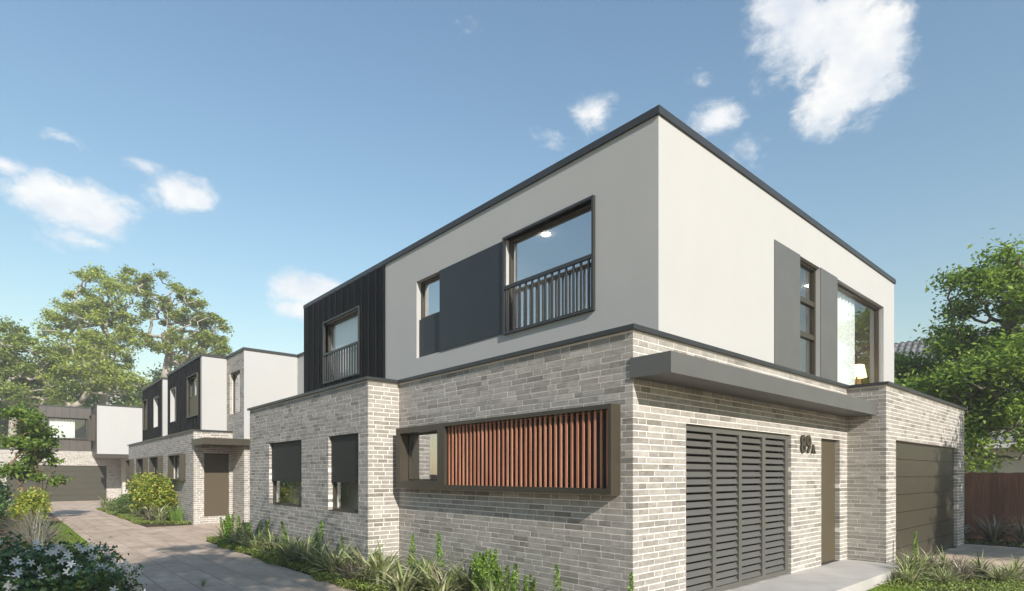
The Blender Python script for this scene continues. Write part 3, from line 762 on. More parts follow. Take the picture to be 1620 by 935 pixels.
# ------------------------------------------------------------------ end townhouse
H3 = thing('townhouse', (0, 48, G), 'far townhouse facing down the driveway with wide garage door and white upper block', 'townhouse')
Y3 = 46.0; K3 = 3.31
g3 = (-5.32, .05, G, 2.30)
st3 = []
lay_bricks(st3, 'F', Y3, -7.5, 3.0, zb, K3, [g3])
bw3 = part('brick_wall', core('F', Y3, -7.5, 3.0, zb, K3, [g3]), MORTAR, H3)
build_bricks(st3, H3, bw3, 0)
part('brick_coping', MB().box(-7.5, -3.80, Y3-.04, Y3+.3, K3, K3+.06), CHARCOAL, H3)
gd3 = part('garage_door', MB().box(*g3[:2], Y3+.12, Y3+.16, G, 2.30), CHARCOAL, H3)
for i in range(6):
    ph = (2.30-G)/6
    part('door_panel', MB().box(g3[0]+.004, g3[1]-.004, Y3+.095, Y3+.12, G+ph*i+.008, G+ph*(i+1)-.008), GARAGE, gd3)
UP3 = (-3.71, -.80)
w3 = (-3.25, -1.07, 4.14, 5.56)
BRCLAD = pmat('brown_cladding', (.085, .074, .062), (.07, .06, .05), 2, .5, .05, 200)
part('framed_wall', wall('F', Y3, .2, UP3[0], UP3[1]+.0, K3+.003, 6.30, [w3]), DARK, H3)
cladding(H3, 'F', Y3, UP3[0], UP3[1]-.05, K3+.004, 6.298, .4, [w3], BRCLAD)
part('parapet_coping', MB().box(UP3[0]-.04, UP3[1]-.01, Y3-.05, Y3+.25, 6.301, 6.38), CHARCOAL, H3)
part('side_wall', MB().box(UP3[0]-.01, UP3[0]+.2, Y3+.21, 53, K3+.003, 6.30), BLACKCLAD, H3)
window(H3, 'F', Y3, *w3, .02, .06, .07, BRONZE, GLASS_LOW)
part('window_surround', ring('F', Y3, w3[0]-.04, w3[1]+.04, w3[2]-.04, w3[3]+.04, .028, .14, .04), BRONZE, H3)
curtain('F', Y3+.27, -3.2, -1.75, 3.6, 5.6, 'white vertical curtain in the far townhouse upper window', 9)
part('interior_wall', MB().box(-3.5, -.9, Y3+2.5, Y3+2.6, K3+.01, 6.2), INWALL, H3)
part('rendered_wall', MB().box(-.80, 3.2, 43.0, 43.2, 3.05, 6.30), RENDER, H3)
lw3 = (44.0, 45.3, 4.0, 5.7)
part('rendered_wall', wall('L', -.80, .2, 43.2, 46.0-.001, 3.05, 6.30, [lw3]), BRCLAD, H3)
window(H3, 'L', -.80, *lw3, .05, .06, .06, BRONZE)
part('window_surround', ring('L', -.80, lw3[0]-.04, lw3[1]+.04, lw3[2]-.04, lw3[3]+.04, 0.001, .22, .04), BRONZE, H3)
part('parapet_coping', MB().box(-.85, 3.25, 42.96, 43.25, 6.301, 6.38), CHARCOAL, H3)
part('parapet_coping', MB().box(-.85, -.57, 43.25, 46.0, 6.301, 6.38), CHARCOAL, H3)
part('soffit', MB().box(-.6, 3.0, 43.2, 46, 3.02, 3.049), BRCLAD, H3)
part('roof', MB().box(-3.5, 3.2, 46.2, 53, 6.1, 6.2), ROOFING, H3)
part('canopy', MB().box(-1.0, 3.0, 42.3, 43.3, 2.76, 3.02), BRONZE, H3)
part('entry_wall', MB().box(.9, 3.0, 45.2, 45.9, zb, 3.0), BEIGEWALL, H3)
part('roof', MB().box(-7.5, -3.75, Y3+.25, 53, K3-.1, K3), ROOFING, H3)

# ------------------------------------------------------------------ planting beds and lawns
def bed(name, pts, z0, z1, mat, label):
    m = MB(); n = len(pts)
    m.v += [(x, y, z0) for x, y in pts] + [(x, y, z1) for x, y in pts]
    m.f.append(tuple(range(n, 2*n)))
    m.f += [(i, (i+1) % n, n+(i+1) % n, n+i) for i in range(n)]
    return tag(part(name, m, mat), kind='structure', label=label)
bed('planting_bed', [(-1.25, -3), (-.02, -3), (-.02, 5.25), (-.64, 5.25), (-.64, 12.4), (-.75, 13.5), (-1.25, 13.5)], G-.07, G+.012, SOIL, 'soil bed between the driveway and the near townhouse')
bed('planting_bed', [(-1.75, 20.4), (-.9, 19.7), (-.3, 19.55), (-.3, 33.9), (-1.75, 33.9)], G-.07, G+.012, SOIL, 'soil bed along the middle townhouse')
bed('planting_bed', [(-7.4, -3), (-3.79, -3), (-3.79, 40), (-7.4, 40)], G-.07, G+.010, MULCH, 'soil bed along the left side of the driveway')
bed('planting_bed', [(4.4, -6), (7.74, -6), (7.74, -.67), (6.88, -.67), (6.88, -1.02), (4.4, -1.02)], G-.07, G+.012, SOIL, 'soil bed between the porch and the garage apron')
bed('planting_bed', [(13.61, -6), (15.2, -6), (15.2, 8), (13.61, 8)], G-.07, G+.012, SOIL, 'soil bed below the brown paling fence')
bed('planting_bed', [(.0, -3), (4.39, -3), (4.39, -1.02), (.88, -1.02), (.88, -.02), (.0, -.02)], G-.07, G+.011, SOIL, 'soil bed in front of the porch')

# ------------------------------------------------------------------ foliage tools
def leaves_mesh(name, centres, size, mat, rng, up=.5, aspect=.5, droop=0.0, radial=None):
    """one folded diamond leaf per centre"""
    n = len(centres); c = np.asarray(centres)
    nr = rng.normal(size=(n, 3)); nr[:, 2] = np.abs(nr[:, 2]) + up
    nr /= np.linalg.norm(nr, axis=1)[:, None]
    t = rng.normal(size=(n, 3)); t[:, 2] -= droop
    if radial is not None: t = t*.6 + radial
    t -= (t*nr).sum(1)[:, None]*nr; t /= np.linalg.norm(t, axis=1)[:, None] + 1e-9
    b = np.cross(nr, t)
    L = (size*rng.uniform(.65, 1.3, n))[:, None]; Wd = L*aspect
    v = np.empty((n, 4, 3))
    v[:, 0] = c - t*L*.5; v[:, 2] = c + t*L*.5 - nr*L*.08
    v[:, 1] = c + b*Wd*.5 + nr*L*.10; v[:, 3] = c - b*Wd*.5 + nr*L*.10
    return np_mesh(name, v.reshape(-1, 3), np.arange(4*n).reshape(n, 4), mat)

def in_lobes(lobes, n, rng, shell=.0):
    vol = np.array([l[3]*l[4]*l[5] for l in lobes]); pk = rng.choice(len(lobes), n, p=vol/vol.sum())
    d = rng.normal(size=(n, 3)); d /= np.linalg.norm(d, axis=1)[:, None]
    r = (shell + (1-shell)*rng.random(n)**(1/3))[:, None]
    L = np.array(lobes)[pk]
    return L[:, :3] + d*r*L[:, 3:6]

def grow_tree(name, base, lobes, label, cat='tree', group=None, leaf=LEAF_BG, bark=BARK, nodes=160, n_leaf=14000, leaf_size=.3,
              trunk_r=.25, puff=.6, seed=1, trunk_top=None, lean=(0, 0), up=.5, stems=1, parts=('trunk', 'crown')):
    """skeleton grown from point to nearest point, pipe-model radii, leaves in puffs round the outer nodes"""
    rng = np.random.default_rng(seed); base = Vector(base)
    root = thing(name, base, label, cat, group)
    P = in_lobes(lobes, nodes, rng, .25)
    cen = np.average(np.array([l[:3] for l in lobes]), axis=0, weights=[l[3]*l[4]*l[5] for l in lobes])
    low = min(l[2]-l[5] for l in lobes)
    tt = trunk_top if trunk_top is not None else low*.45 + cen[2]*.55
    nod, par = [], []
    for sidx in range(stems):
        off = rng.normal(size=2)*(.10 if stems > 1 else 0); k0 = len(nod); ns = 9
        tip = rng.normal(size=2)*(.30 if stems > 1 else 0)
        for i in range(ns):
            f = i/(ns-1); wob = rng.normal(size=2)*trunk_r*.22*(i > 0)
            x = base.x + off[0] + (cen[0]-base.x)*(.55*f**1.7) + wob[0] + lean[0]*f + tip[0]*f
            y = base.y + off[1] + (cen[1]-base.y)*(.55*f**1.7) + wob[1] + lean[1]*f + tip[1]*f
            nod.append((x, y, base.z - .05 + (tt-base.z)*f)); par.append(k0+i-1 if i else -1)
    tops = [k for k in range(len(nod)) if k % 9 >= 4]
    cand = list(tops)
    o = np.argsort(np.linalg.norm(P - np.array(nod[tops[-1]]), axis=1))
    for k in o:
        p = P[k]; A = np.array([nod[c] for c in cand]); dv = p - A
        dist = np.linalg.norm(dv, axis=1) + np.where(dv[:, 2] < 0, -dv[:, 2]*.9, 0)
        j = cand[int(np.argmin(dist))]; q = np.array(nod[j])
        mid = q*.5 + p*.5 + rng.normal(size=3)*np.linalg.norm(p-q)*.10; mid[2] += np.linalg.norm(p-q)*.06
        nod.append(tuple(mid)); par.append(j); cand.append(len(nod)-1)
        nod.append(tuple(p)); par.append(len(nod)-2); cand.append(len(nod)-1)
    n = len(nod); kids = [[] for _ in range(n)]
    for i, p in enumerate(par):
        if p >= 0: kids[p].append(i)
    rad = [0.0]*n; ex = 2.15; r0 = 1.0
    for i in range(n-1, -1, -1):
        rad[i] = (sum(rad[k]**ex for k in kids[i]))**(1/ex) if kids[i] else r0
    sc = trunk_r/max(rad); rad = [max(r*sc, trunk_r*.03) for r in rad]
    mb = MB()
    for i in range(n):
        if par[i] < 0: continue
        j = par[i]; ra = min(rad[j], rad[i]*1.6)
        mb.tube([nod[j], nod[i]], [ra, rad[i]], 7 if rad[i] > trunk_r*.3 else 5)
    for sidx in range(stems):   # root flare
        b0 = nod[sidx*9]; mb.tube([(b0[0], b0[1], b0[2]-.1), b0], [rad[sidx*9]*1.5, rad[sidx*9]], 8)
    part(parts[0], mb, bark, root, True)
    tips = np.array([nod[i] for i in range(n) if i >= 9*stems and (not kids[i] or rad[i] < trunk_r*.12)])
    pk = rng.integers(0, len(tips), n_leaf)
    pw = rng.uniform(.5, 1.25, len(tips))[pk][:, None]
    c = tips[pk] + rng.normal(size=(n_leaf, 3))*np.array([puff, puff, puff*.62])*pw*.55
    part(parts[1], leaves_mesh(parts[1], c, leaf_size, leaf, rng, up), leaf, root)
    return root

# ------------------------------------------------------------------ trees behind the far townhouse (left)
def lob(px, py, dep, rw, rh, rd=None):
    p = at(px, py, dep); k = dep/F_PX
    return (p.x, p.y, p.z, rw*k, (rd or rw)*k, rh*k)
def gbase(px, dep):
    p = at(px, HZ, dep); return (p.x, p.y, G-.08)
grow_tree('gum_tree', gbase(170, 62), [lob(165, 465, 62, 42, 42), lob(125, 500, 62, 42, 36), lob(95, 520, 61, 30, 24), lob(170, 520, 62, 40, 36), lob(150, 560, 62, 50, 30), lob(200, 555, 62, 26, 30)],
          'tall gum tree with round top standing left of the middle, behind the far townhouse', nodes=230, n_leaf=15500, leaf_size=.33, trunk_r=.42, puff=.75, seed=11, bark=PALEBARK, group='tall trees behind the far townhouse')
grow_tree('gum_tree', gbase(250, 64), [lob(215, 446, 64, 24, 16), lob(252, 465, 64, 34, 30), lob(290, 490, 64, 40, 32), lob(320, 520, 64, 34, 32), lob(250, 520, 64, 36, 36), lob(300, 555, 64, 44, 30), lob(338, 552, 64, 26, 20)],
          'tallest gum tree with spreading crown rising behind the middle townhouse', nodes=240, n_leaf=15500, leaf_size=.33, trunk_r=.45, puff=.72, seed=12, bark=PALEBARK, group='tall trees behind the far townhouse')
grow_tree('gum_tree', gbase(128, 56), [lob(110, 575, 56, 46, 32), lob(150, 590, 55, 44, 30), lob(80, 600, 56, 40, 30), lob(185, 610, 56, 40, 24), lob(135, 545, 56, 30, 22)],
          'pale barked tree with bare forking limbs directly above the far townhouse roof', nodes=190, n_leaf=10000, leaf_size=.32, trunk_r=.30, puff=.75, seed=13, bark=PALEBARK, trunk_top=6.5, group='tall trees behind the far townhouse')
grow_tree('gum_tree', gbase(20, 54), [lob(20, 535, 54, 28, 20), lob(45, 570, 54, 44, 30), lob(5, 600, 54, 46, 40), lob(60, 620, 54, 40, 26)],
          'leafy green tree at the left edge behind the far townhouse', nodes=170, n_leaf=13000, leaf_size=.32, trunk_r=.34, puff=.8, seed=14, leaf=LEAF_BG2, bark=PALEBARK, group='tall trees behind the far townhouse')
grow_tree('gum_tree', gbase(-60, 58), [lob(-60, 560, 58, 60, 60), lob(-30, 610, 58, 50, 40)],
          'broad tree cut off by the left edge of the view', nodes=140, n_leaf=14000, leaf_size=.34, trunk_r=.45, puff=1.2, seed=15, leaf=LEAF_BG2, group='tall trees behind the far townhouse')
for k, (px, dep, hh) in enumerate(((30, 66, 610), (95, 68, 600), (165, 69, 605), (235, 70, 600), (300, 72, 590), (370, 74, 600))):
    grow_tree('understorey_tree', gbase(px, dep), [lob(px, hh+25, dep, 48, 34), lob(px-25, hh+55, dep, 44, 36), lob(px+25, hh+60, dep, 40, 40), lob(px, hh+95, dep, 60, 36)],
              'low dark tree, %s from the left in the shaded row behind the far townhouse' % ('first', 'second', 'third', 'fourth', 'fifth', 'sixth')[k],
              nodes=90, n_leaf=9000, leaf_size=.42, trunk_r=.3, puff=1.7, seed=30+k, leaf=LEAF_BG2, group='understorey row behind the far townhouse')

# ------------------------------------------------------------------ trees on the right
grow_tree('maple_tree', (19.2, -2.4, G-.08), [lob(1605, 445, 19, 62, 52), lob(1540, 465, 19, 38, 45), lob(1570, 520, 20, 70, 50), lob(1510, 540, 19.5, 34, 26), lob(1600, 590, 18, 80, 50), lob(1545, 620, 18, 75, 42), lob(1680, 500, 18, 90, 90), lob(1590, 660, 18, 70, 40)],
          'large leafy green tree overhanging the garage end and the paling fence', nodes=260, n_leaf=34000, leaf_size=.17, trunk_r=.26, puff=.58, seed=51, leaf=LEAF_R, group='trees behind the paling fence')
grow_tree('maple_tree', (18.6, 2.6, G-.08), [lob(1448, 600, 21, 36, 34), lob(1500, 618, 21, 52, 38), lob(1424, 584, 21, 20, 26), lob(1475, 645, 20, 70, 38)],
          'lower rounded tree showing just above the garage roof', nodes=160, n_leaf=22000, leaf_size=.17, trunk_r=.2, puff=.6, seed=52, leaf=LEAF_R, group='trees behind the paling fence')
grow_tree('maple_tree', (17.6, .6, G-.08), [(17.8, .2, 2.9, 1.4, 1.1, 1.1), (18.6, -1.2, 3.0, 1.3, 1.0, 1.0), (17.2, 1.4, 3.2, 1.2, 1.2, 1.0)],
          'bushy young tree just behind the top of the paling fence', nodes=90, n_leaf=9000, leaf_size=.15, trunk_r=.1, puff=.6, seed=53, leaf=LEAF_R, group='trees behind the paling fence')
# street trees out of frame whose shade falls on the driveway, gate and garage
grow_tree('street_tree', (-7.6, -7.6, G-.08), [(-6.6, -6.6, 7.6, 2.1, 2.0, 1.3), (-5.2, -5.0, 7.2, 1.2, 1.2, .9), (-5.4, -3.4, 8.4, .9, .9, .7), (-8.2, -7.4, 7.0, 1.8, 1.6, 1.3), (-7.0, -8.2, 8.6, 1.6, 1.6, 1.2)],
          'street tree behind the viewer shading the driveway', nodes=150, n_leaf=12000, leaf_size=.22, trunk_r=.24, puff=.7, seed=61, leaf=LEAF_R, group='street trees')
grow_tree('street_tree', (10.9, -9.2, G-.08), [(11.1, -8.9, 5.2, 2.2, 1.8, 1.9), (12.6, -8.9, 6.0, 1.9, 1.8, 1.8), (10.0, -8.8, 4.1, 1.3, 1.4, 1.0)],
          'street tree shading the right end of the garage', nodes=170, n_leaf=15000, leaf_size=.2, trunk_r=.22, puff=.7, seed=62, leaf=LEAF_R, group='street trees')

# ------------------------------------------------------------------ neighbours
def tiled_house(label, x0, x1, y0, y1, eave, ridge, face_x):
    """single storey house with a gable roof, ridge along y; face_x = +1 or -1 side that is tiled in detail"""
    h = thing('neighbour_house', ((x0+x1)/2, (y0+y1)/2, G-.08), label, 'house', 'neighbouring houses')
    part('wall', MB().box(x0, x1, y0, y1, G-.08, eave), BEIGEWALL, h)
    xm = (x0+x1)/2; ov = .45
    roof = MB()
    for s in (-1, 1):
        xe = xm + s*((x1-x0)/2+ov)
        sl = (ridge-eave)/((x1-x0)/2); ze = eave - sl*ov
        roof.poly([(xe, y0-ov, ze), (xe, y1+ov, ze), (xm, y1+ov, ridge), (xm, y0-ov, ridge)])
    for yy in (y0, y1): roof.poly([(x0, yy, eave), (x1, yy, eave), (xm, yy, ridge)])
    part('roof', roof, TILE, h)
    # tile courses with rolled ribs
    m = MB(); L = math.hypot(xm-(x0-ov), ridge-(eave-(ridge-eave)/((x1-x0)/2)*ov))
    nrow = int(L/.33); ncol = int((y1-y0+2*ov)/.30)
    for s in (-1, 1):
        xe = xm + s*((x1-x0)/2+ov); ze = eave - (ridge-eave)/((x1-x0)/2)*ov
        for r in range(nrow):
            f0, f1 = r/nrow, (r+1.12)/nrow
            for c in range(ncol):
                yb = y0-ov + c*.30
                prof = [(0, .02), (.07, .02), (.12, .065), (.18, .085), (.24, .065), (.29, .02)]
                i = len(m.v)
                for (py, pz) in prof:
                    for f, lift in ((f0, .03), (f1, .0)):
                        m.v.append((xe+(xm-xe)*f, yb+py, ze+(ridge-ze)*f + pz + lift))
                for k in range(len(prof)-1): m.f.append((i+2*k, i+2*k+2, i+2*k+3, i+2*k+1))
    part('roof_tiles', m, TILE, h, kind='stuff')
    for s in (-1, 1):
        xe = xm + s*((x1-x0)/2+ov); ze = eave - (ridge-eave)/((x1-x0)/2)*ov
        part('fascia', MB().box(xe-.02, xe+.02, y0-ov, y1+ov, ze-.2, ze-.005), FASCIA, h)
        xf = x0 if s < 0 else x1
        for yy in (y0+1.5, (y0+y1)/2, y1-2.5):
            fw = part('window_frame', MB().box(xf-.04, xf+.04, yy, yy+1.5, .9, 2.2), FASCIA, h)
            part('pane', MB().box(xf-.05, xf+.05, yy+.08, yy+.72, .98, 2.12), GLASS_LOW, fw)
            part('pane', MB().box(xf-.05, xf+.05, yy+.78, yy+1.42, .98, 2.12), GLASS_LOW, fw)
    return h
tiled_house('neighbouring house with grey tiled roof half hidden by the tree on the right', 25.5, 36, -6, 10, 3.4, 8.7, -1)
tiled_house('neighbouring house with grey tiled roof across the left boundary', -20, -12, -2, 12, 2.9, 5.6, 1)

# ------------------------------------------------------------------ fences
def fence(label, x, y0, y1, top, group=None, mat=None):
    f = thing('paling_fence', (x, (y0+y1)/2, G-.06), label, 'fence', group)
    n = round((y1-y0)/.165); rr = random.Random(int(x*10))
    for i in range(n):
        a = y0+i*(y1-y0)/n
        part('paling', MB().box(x-.011+rr.uniform(-.005,.005), x+.011, a+.001, a+(y1-y0)/n-.001, G-.06, top+rr.uniform(-.012,.012)), mat or PALING, f)
    for z in (.25, 1.35): part('rail', MB().box(x+.012, x+.05, y0, y1, z, z+.09), mat or PALING, f)
fence('brown timber paling fence beside the garage', 15.3, -5.0, 9.0, 1.71, 'timber fences')
fence('timber paling fence along the left boundary', -7.6, -3.0, 44.0, 1.65, 'timber fences', PINE)

# ------------------------------------------------------------------ plants
def strap_mesh(name, n, length, mat, seed, spread=1.0, width=.018, erect=.0):
    """clump of arching strap leaves"""
    rng = random.Random(seed); V = []; Fq = []
    for k in range(n):
        az = rng.uniform(0, 2*math.pi); L = length*rng.uniform(.55, 1.15)
        el = math.radians(rng.uniform(38, 86) + erect); el = min(el, math.radians(89))
        bend = rng.uniform(.5, 1.9)*spread
        x = rng.gauss(0, .03)*length/.6; y = rng.gauss(0, .03)*length/.6
        p = Vector((x, y, 0)); w = width*rng.uniform(.7, 1.25)
        side = Vector((-math.sin(az), math.cos(az), 0)); ns = 6; i = len(V)
        tw = rng.uniform(-.5, .5)
        for s in range(ns+1):
            f = s/ns
            ww = w*(1-f**2.2)*(.55+.45*min(1, f*4)) + .0008
            sd = side*math.cos(tw*f) + Vector((0, 0, 1))*math.sin(tw*f)
            V.append(p - sd*ww); V.append(p + sd*ww)
            e = el - bend*f**1.3
            p = p + Vector((math.cos(az)*math.cos(e), math.sin(az)*math.cos(e), math.sin(e)))*(L/ns)
        for s in range(ns): Fq.append((i+2*s, i+2*s+1, i+2*s+3, i+2*s+2))
    return np_mesh(name, [tuple(v) for v in V], Fq, mat)
def spire_mesh(name, stems, height, mat, seed, r=.062):
    rng = np.random.default_rng(seed); cs = []; rd = []
    for k in range(stems):
        b = rng.normal(size=2)*(.07 if stems > 1 else .0); h = height*rng.uniform(.6, 1.0) if k else height
        lean = rng.normal(size=2)*.06
        m = int(260*h/.6)
        z = rng.random(m)**.85*h; a = rng.uniform(0, 2*math.pi, m)
        rr = r*(1.15 - (z/h)**1.6)*rng.uniform(.35, 1.1, m)
        cs.append(np.stack([b[0]+lean[0]*z/h+np.cos(a)*rr, b[1]+lean[1]*z/h+np.sin(a)*rr, z], 1))
        rd.append(np.stack([np.cos(a)*.8, np.sin(a)*.8, np.full(m, 1.1)], 1))
    return leaves_mesh(name, np.concatenate(cs), .045, mat, rng, .2, .32, radial=np.concatenate(rd))
FLAX = [strap_mesh('flax_clump', 90, .62, LEAF_FLAX, 100+i, 1.0) for i in range(4)]
DKFL = [strap_mesh('dark_flax_clump', 95, .6, LEAF_DKFLAX, 120+i, 1.0) for i in range(3)]
GRASS = [strap_mesh('fountain_grass', 170, .85, LEAF_GRASS, 140+i, .75, .008, 6) for i in range(3)]
PALE = [strap_mesh('pale_grass_tuft', 150, .5, LEAF_PALE, 150+i, 1.1, .006, 4) for i in range(2)]
REED = [strap_mesh('green_reed', 60, .6, LEAF_SPIRE, 160+i, .35, .010, 14) for i in range(2)]
SPIRE1 = [spire_mesh('green_spire', 1, .62, LEAF_SPIRE, 170+i) for i in range(2)]
SPIRE3 = [spire_mesh('green_spire', 6, .55, LEAF_SPIRE, 180+i) for i in range(3)]
ORD = ('first', 'second', 'third', 'fourth', 'fifth', 'sixth', 'seventh', 'eighth', 'ninth', 'tenth', 'eleventh', 'twelfth', 'thirteenth', 'fourteenth', 'fifteenth', 'sixteenth', 'seventeenth', 'eighteenth', 'nineteenth', 'twentieth', 'twenty-first', 'twenty-second', 'twenty-third', 'twenty-fourth', 'twenty-fifth', 'twenty-sixth')
def row(name, cat, look, where, group, meshes, spots, seed):
    """spots (x, y, scale); labelled in order from the left of the view"""
    rr = random.Random(seed)
    spots = sorted(spots, key=lambda s: (px_of((s[0], s[1], .1)) or (9999,))[0])
    for i, (x, y, sc) in enumerate(spots):
        o = bpy.data.objects.new(name, rr.choice(meshes)); COL.objects.link(o)
        o.location = (x, y, G+.008); o.rotation_euler = (0, 0, rr.uniform(0, 6.28))
        o.scale = (sc*rr.uniform(.92, 1.08), sc*rr.uniform(.92, 1.08), sc*rr.uniform(.92, 1.1))
        tag(o, '%s, %s from the left %s' % (look, ORD[i], where) if len(spots) > 1 else '%s %s' % (look, where), cat, group)
w1 = 'along the near townhouse wall'
row('flax_clump', 'flax', 'cream striped flax clump', w1, 'flax clumps by the near townhouse', FLAX,
    [(-1.0, 12.7, .9), (-1.0, 11.0, 1.05), (-1.0, 10.0, 1.1), (-1.0, 9.0, 1.15), (-.95, 8.1, 1.2), (-1.0, 7.2, 1.2), (-1.0, 6.4, 1.15), (-1.05, 5.7, 1.2), (-.8, 5.0, 1.25), (-.95, 4.2, 1.25), (-.5, 3.6, 1.2), (-.75, 2.8, 1.25), (-.35, 2.7, 1.1), (-.6, 1.9, 1.05), (-1.1, 3.3, 1.1)], 1)
row('dark_flax_clump', 'flax', 'dark bronze flax clump', w1, 'dark flax clumps by the near townhouse', DKFL,
    [(-1.0, 11.6, .7), (-1.05, 7.4, .7), (-1.1, 4.9, .8), (-.45, 3.1, .9)], 2)
row('green_spire', 'shrub', 'slim upright green shrub', w1, 'upright shrubs by the near townhouse', SPIRE1,
    [(-.8, 10.4, 1.25), (-.8, 9.7, 1.2), (-.78, 8.4, 1.35), (-.8, 7.5, 1.4), (-.82, 6.9, 1.45), (-.75, 6.1, 1.1), (-.3, 4.35, 1.4), (-.28, 3.5, 1.4), (-.2, 1.0, 1.1), (-.12, -.05, 1.05), (-.8, 11.0, 1.1)], 3)
row('green_shrub', 'shrub', 'bushy green shrub', w1, 'bushy shrubs by the near townhouse', SPIRE3,
    [(-.85, 13.0, 1.4), (-.95, 12.3, 1.35), (-.85, 11.7, 1.1), (-.8, 9.2, .8), (-.85, 7.9, .8), (-.8, 5.6, .9), (-.35, 4.0, .9), (-1.1, 6.0, .6), (-1.1, 8.6, .6), (-.35, 2.15, 1.4), (-.42, 1.75, 1.3), (-.25, 2.45, 1.2), (-.3, 1.5, .9)], 4)
row('pale_grass_tuft', 'grass', 'pale feathery grass tuft', w1, 'pale grass by the near townhouse', PALE,
    [(-.6, 4.75, 1.1), (-.3, 5.0, 1.0), (-.9, 5.5, .9), (-.5, 4.0, .9)], 5)
w2 = 'between porch and garage apron'
row('dark_flax_clump', 'flax', 'bronze and cream flax clump', w2, 'flax clumps by the porch', DKFL[:1] + FLAX,
    [(6.0, -1.2, .72), (6.35, -1.15, .85), (6.75, -1.2, .9), (7.15, -1.3, .85), (7.5, -1.45, .8), (7.0, -1.75, .8), (7.55, -1.95, .85), (7.35, -2.4, .8), (6.4, -1.6, .7), (7.6, -2.75, .85), (6.9, -2.3, .75), (6.0, -1.75, .6), (5.7, -1.35, .6), (6.65, -1.85, .7), (7.3, -1.1, .7)], 6)
row('green_spire', 'shrub', 'single slim green shrub', w2, None, SPIRE1, [(7.2, -1.05, 1.15)], 7)
w3 = 'below the brown paling fence'
row('dark_flax_clump', 'flax', 'dark flax clump in shade', w3, 'flax clumps by the paling fence', DKFL,
    [(14.4, -1.1, 1.35), (14.2, -1.75, 1.3), (14.5, -2.4, 1.2), (14.6, -.4, 1.0)], 8)
w4 = 'beside the middle townhouse'
row('flax_clump', 'flax', 'cream striped flax clump', w4, 'flax clumps by the middle townhouse', FLAX + DKFL[:1],
    [(-1.05, 21.0, 1.45), (-1.25, 21.7, 1.1), (-1.5, 27.0, 1.0), (-1.45, 30.0, 1.2), (-1.5, 32.4, 1.3), (-1.3, 24.0, 1.1)], 9)
row('green_reed', 'grass', 'clump of fine upright green reeds', w4, 'reeds by the middle townhouse', REED, [(-.55, 20.3, 1.2), (-.7, 20.6, 1.0)], 10)
w5 = 'left of the driveway'
row('fountain_grass', 'grass', 'purple grey fountain grass clump', w5, 'fountain grass left of the driveway', GRASS,
    [(-5.0, 9.0, 1.1), (-4.95, 10.5, 1.2), (-5.05, 11.8, 1.2), (-4.9, 13.4, 1.2), (-4.95, 15.2, 1.15), (-4.85, 17.0, 1.1), (-5.1, 7.6, 1.0)], 11)

def bush(name, base, lobes, label, leaf, n, size, seed, cat='shrub', group=None, stem=STEM):
    """shrub: woody stems inside a leafy shell"""
    rng = np.random.default_rng(seed); r = thing(name, base, label, cat, group)
    m = MB()
    for k in range(9):
        l = lobes[k % len(lobes)]; d = rng.normal(size=3)*.4
        tip = (l[0]+d[0]*l[3], l[1]+d[1]*l[4], l[2]+abs(d[2])*l[5]*.6)
        mid = (base[0]*.5+tip[0]*.5, base[1]*.5+tip[1]*.5, base[2]*.45+tip[2]*.55)
        m.tube([(base[0]+rng.normal()*.04, base[1]+rng.normal()*.04, base[2]), mid, tip], [.016, .012, .005], 5)
    part('stem', m, stem, r)
    tips = in_lobes(lobes, max(40, n//40), rng, .55)
    c = tips[rng.integers(0, len(tips), n)] + rng.normal(size=(n, 3))*size*.95
    c[:, 2] = np.maximum(c[:, 2], base[2]+.02)
    part('foliage', leaves_mesh('foliage', c, size, leaf, rng, .35, .55), leaf, r)
    return r
zg = G+.008
bush('golden_shrub', (-.95, 23.0, zg), [(-.95, 23.0, .75, .55, .75, .62), (-.8, 22.1, .85, .5, .6, .65), (-1.05, 24.2, .9, .5, .7, .75), (-.9, 22.6, 1.15, .4, .55, .4)],
     'large golden green shrub in front of the middle townhouse windows', LEAF_YEL, 5200, .12, 71)
bush('green_mound', (-1.2, 28.2, zg), [(-1.25, 28.5, .2, .5, 1.1, .38), (-1.25, 26.6, .3, .5, .8, .5)],
     'low light green mound shrub beside the golden shrub', LEAF_LIGHT, 3000, .10, 72)
bush('golden_shrub', (-4.75, 21.5, zg), [(-4.8, 21.5, .45, .42, .7, .55), (-4.65, 22.3, .6, .36, .6, .5)],
     'small golden green shrub under the young tree at left', LEAF_YEL, 2600, .11, 73)
bush('dark_hedge', (-5.9, 18.0, zg), [(-6.2, 19.0, .4, .7, 2.0, .7), (-6.1, 23.0, .6, .7, 2.6, .85), (-6.1, 28, .9, .7, 3.0, 1.0)],
     'dark green hedge along the left boundary', LEAF_JAS, 9000, .13, 74, 'hedge')
grow_tree('young_tree', (-4.45, 25.5, zg), [(-4.65, 25.2, 2.9, .62, .7, .65), (-4.3, 25.7, 2.3, .45, .6, .4), (-4.95, 24.9, 3.9, .5, .6, .5), (-4.2, 25.5, 1.5, .42, .5, .3), (-5.0, 25.4, 1.8, .4, .5, .35)],
          'young multi stemmed tree with clustered leaves left of the driveway', nodes=70, n_leaf=5200, leaf_size=.17, trunk_r=.045, puff=.34, seed=81, leaf=LEAF_SMALL, bark=STEM, stems=6, up=.2)
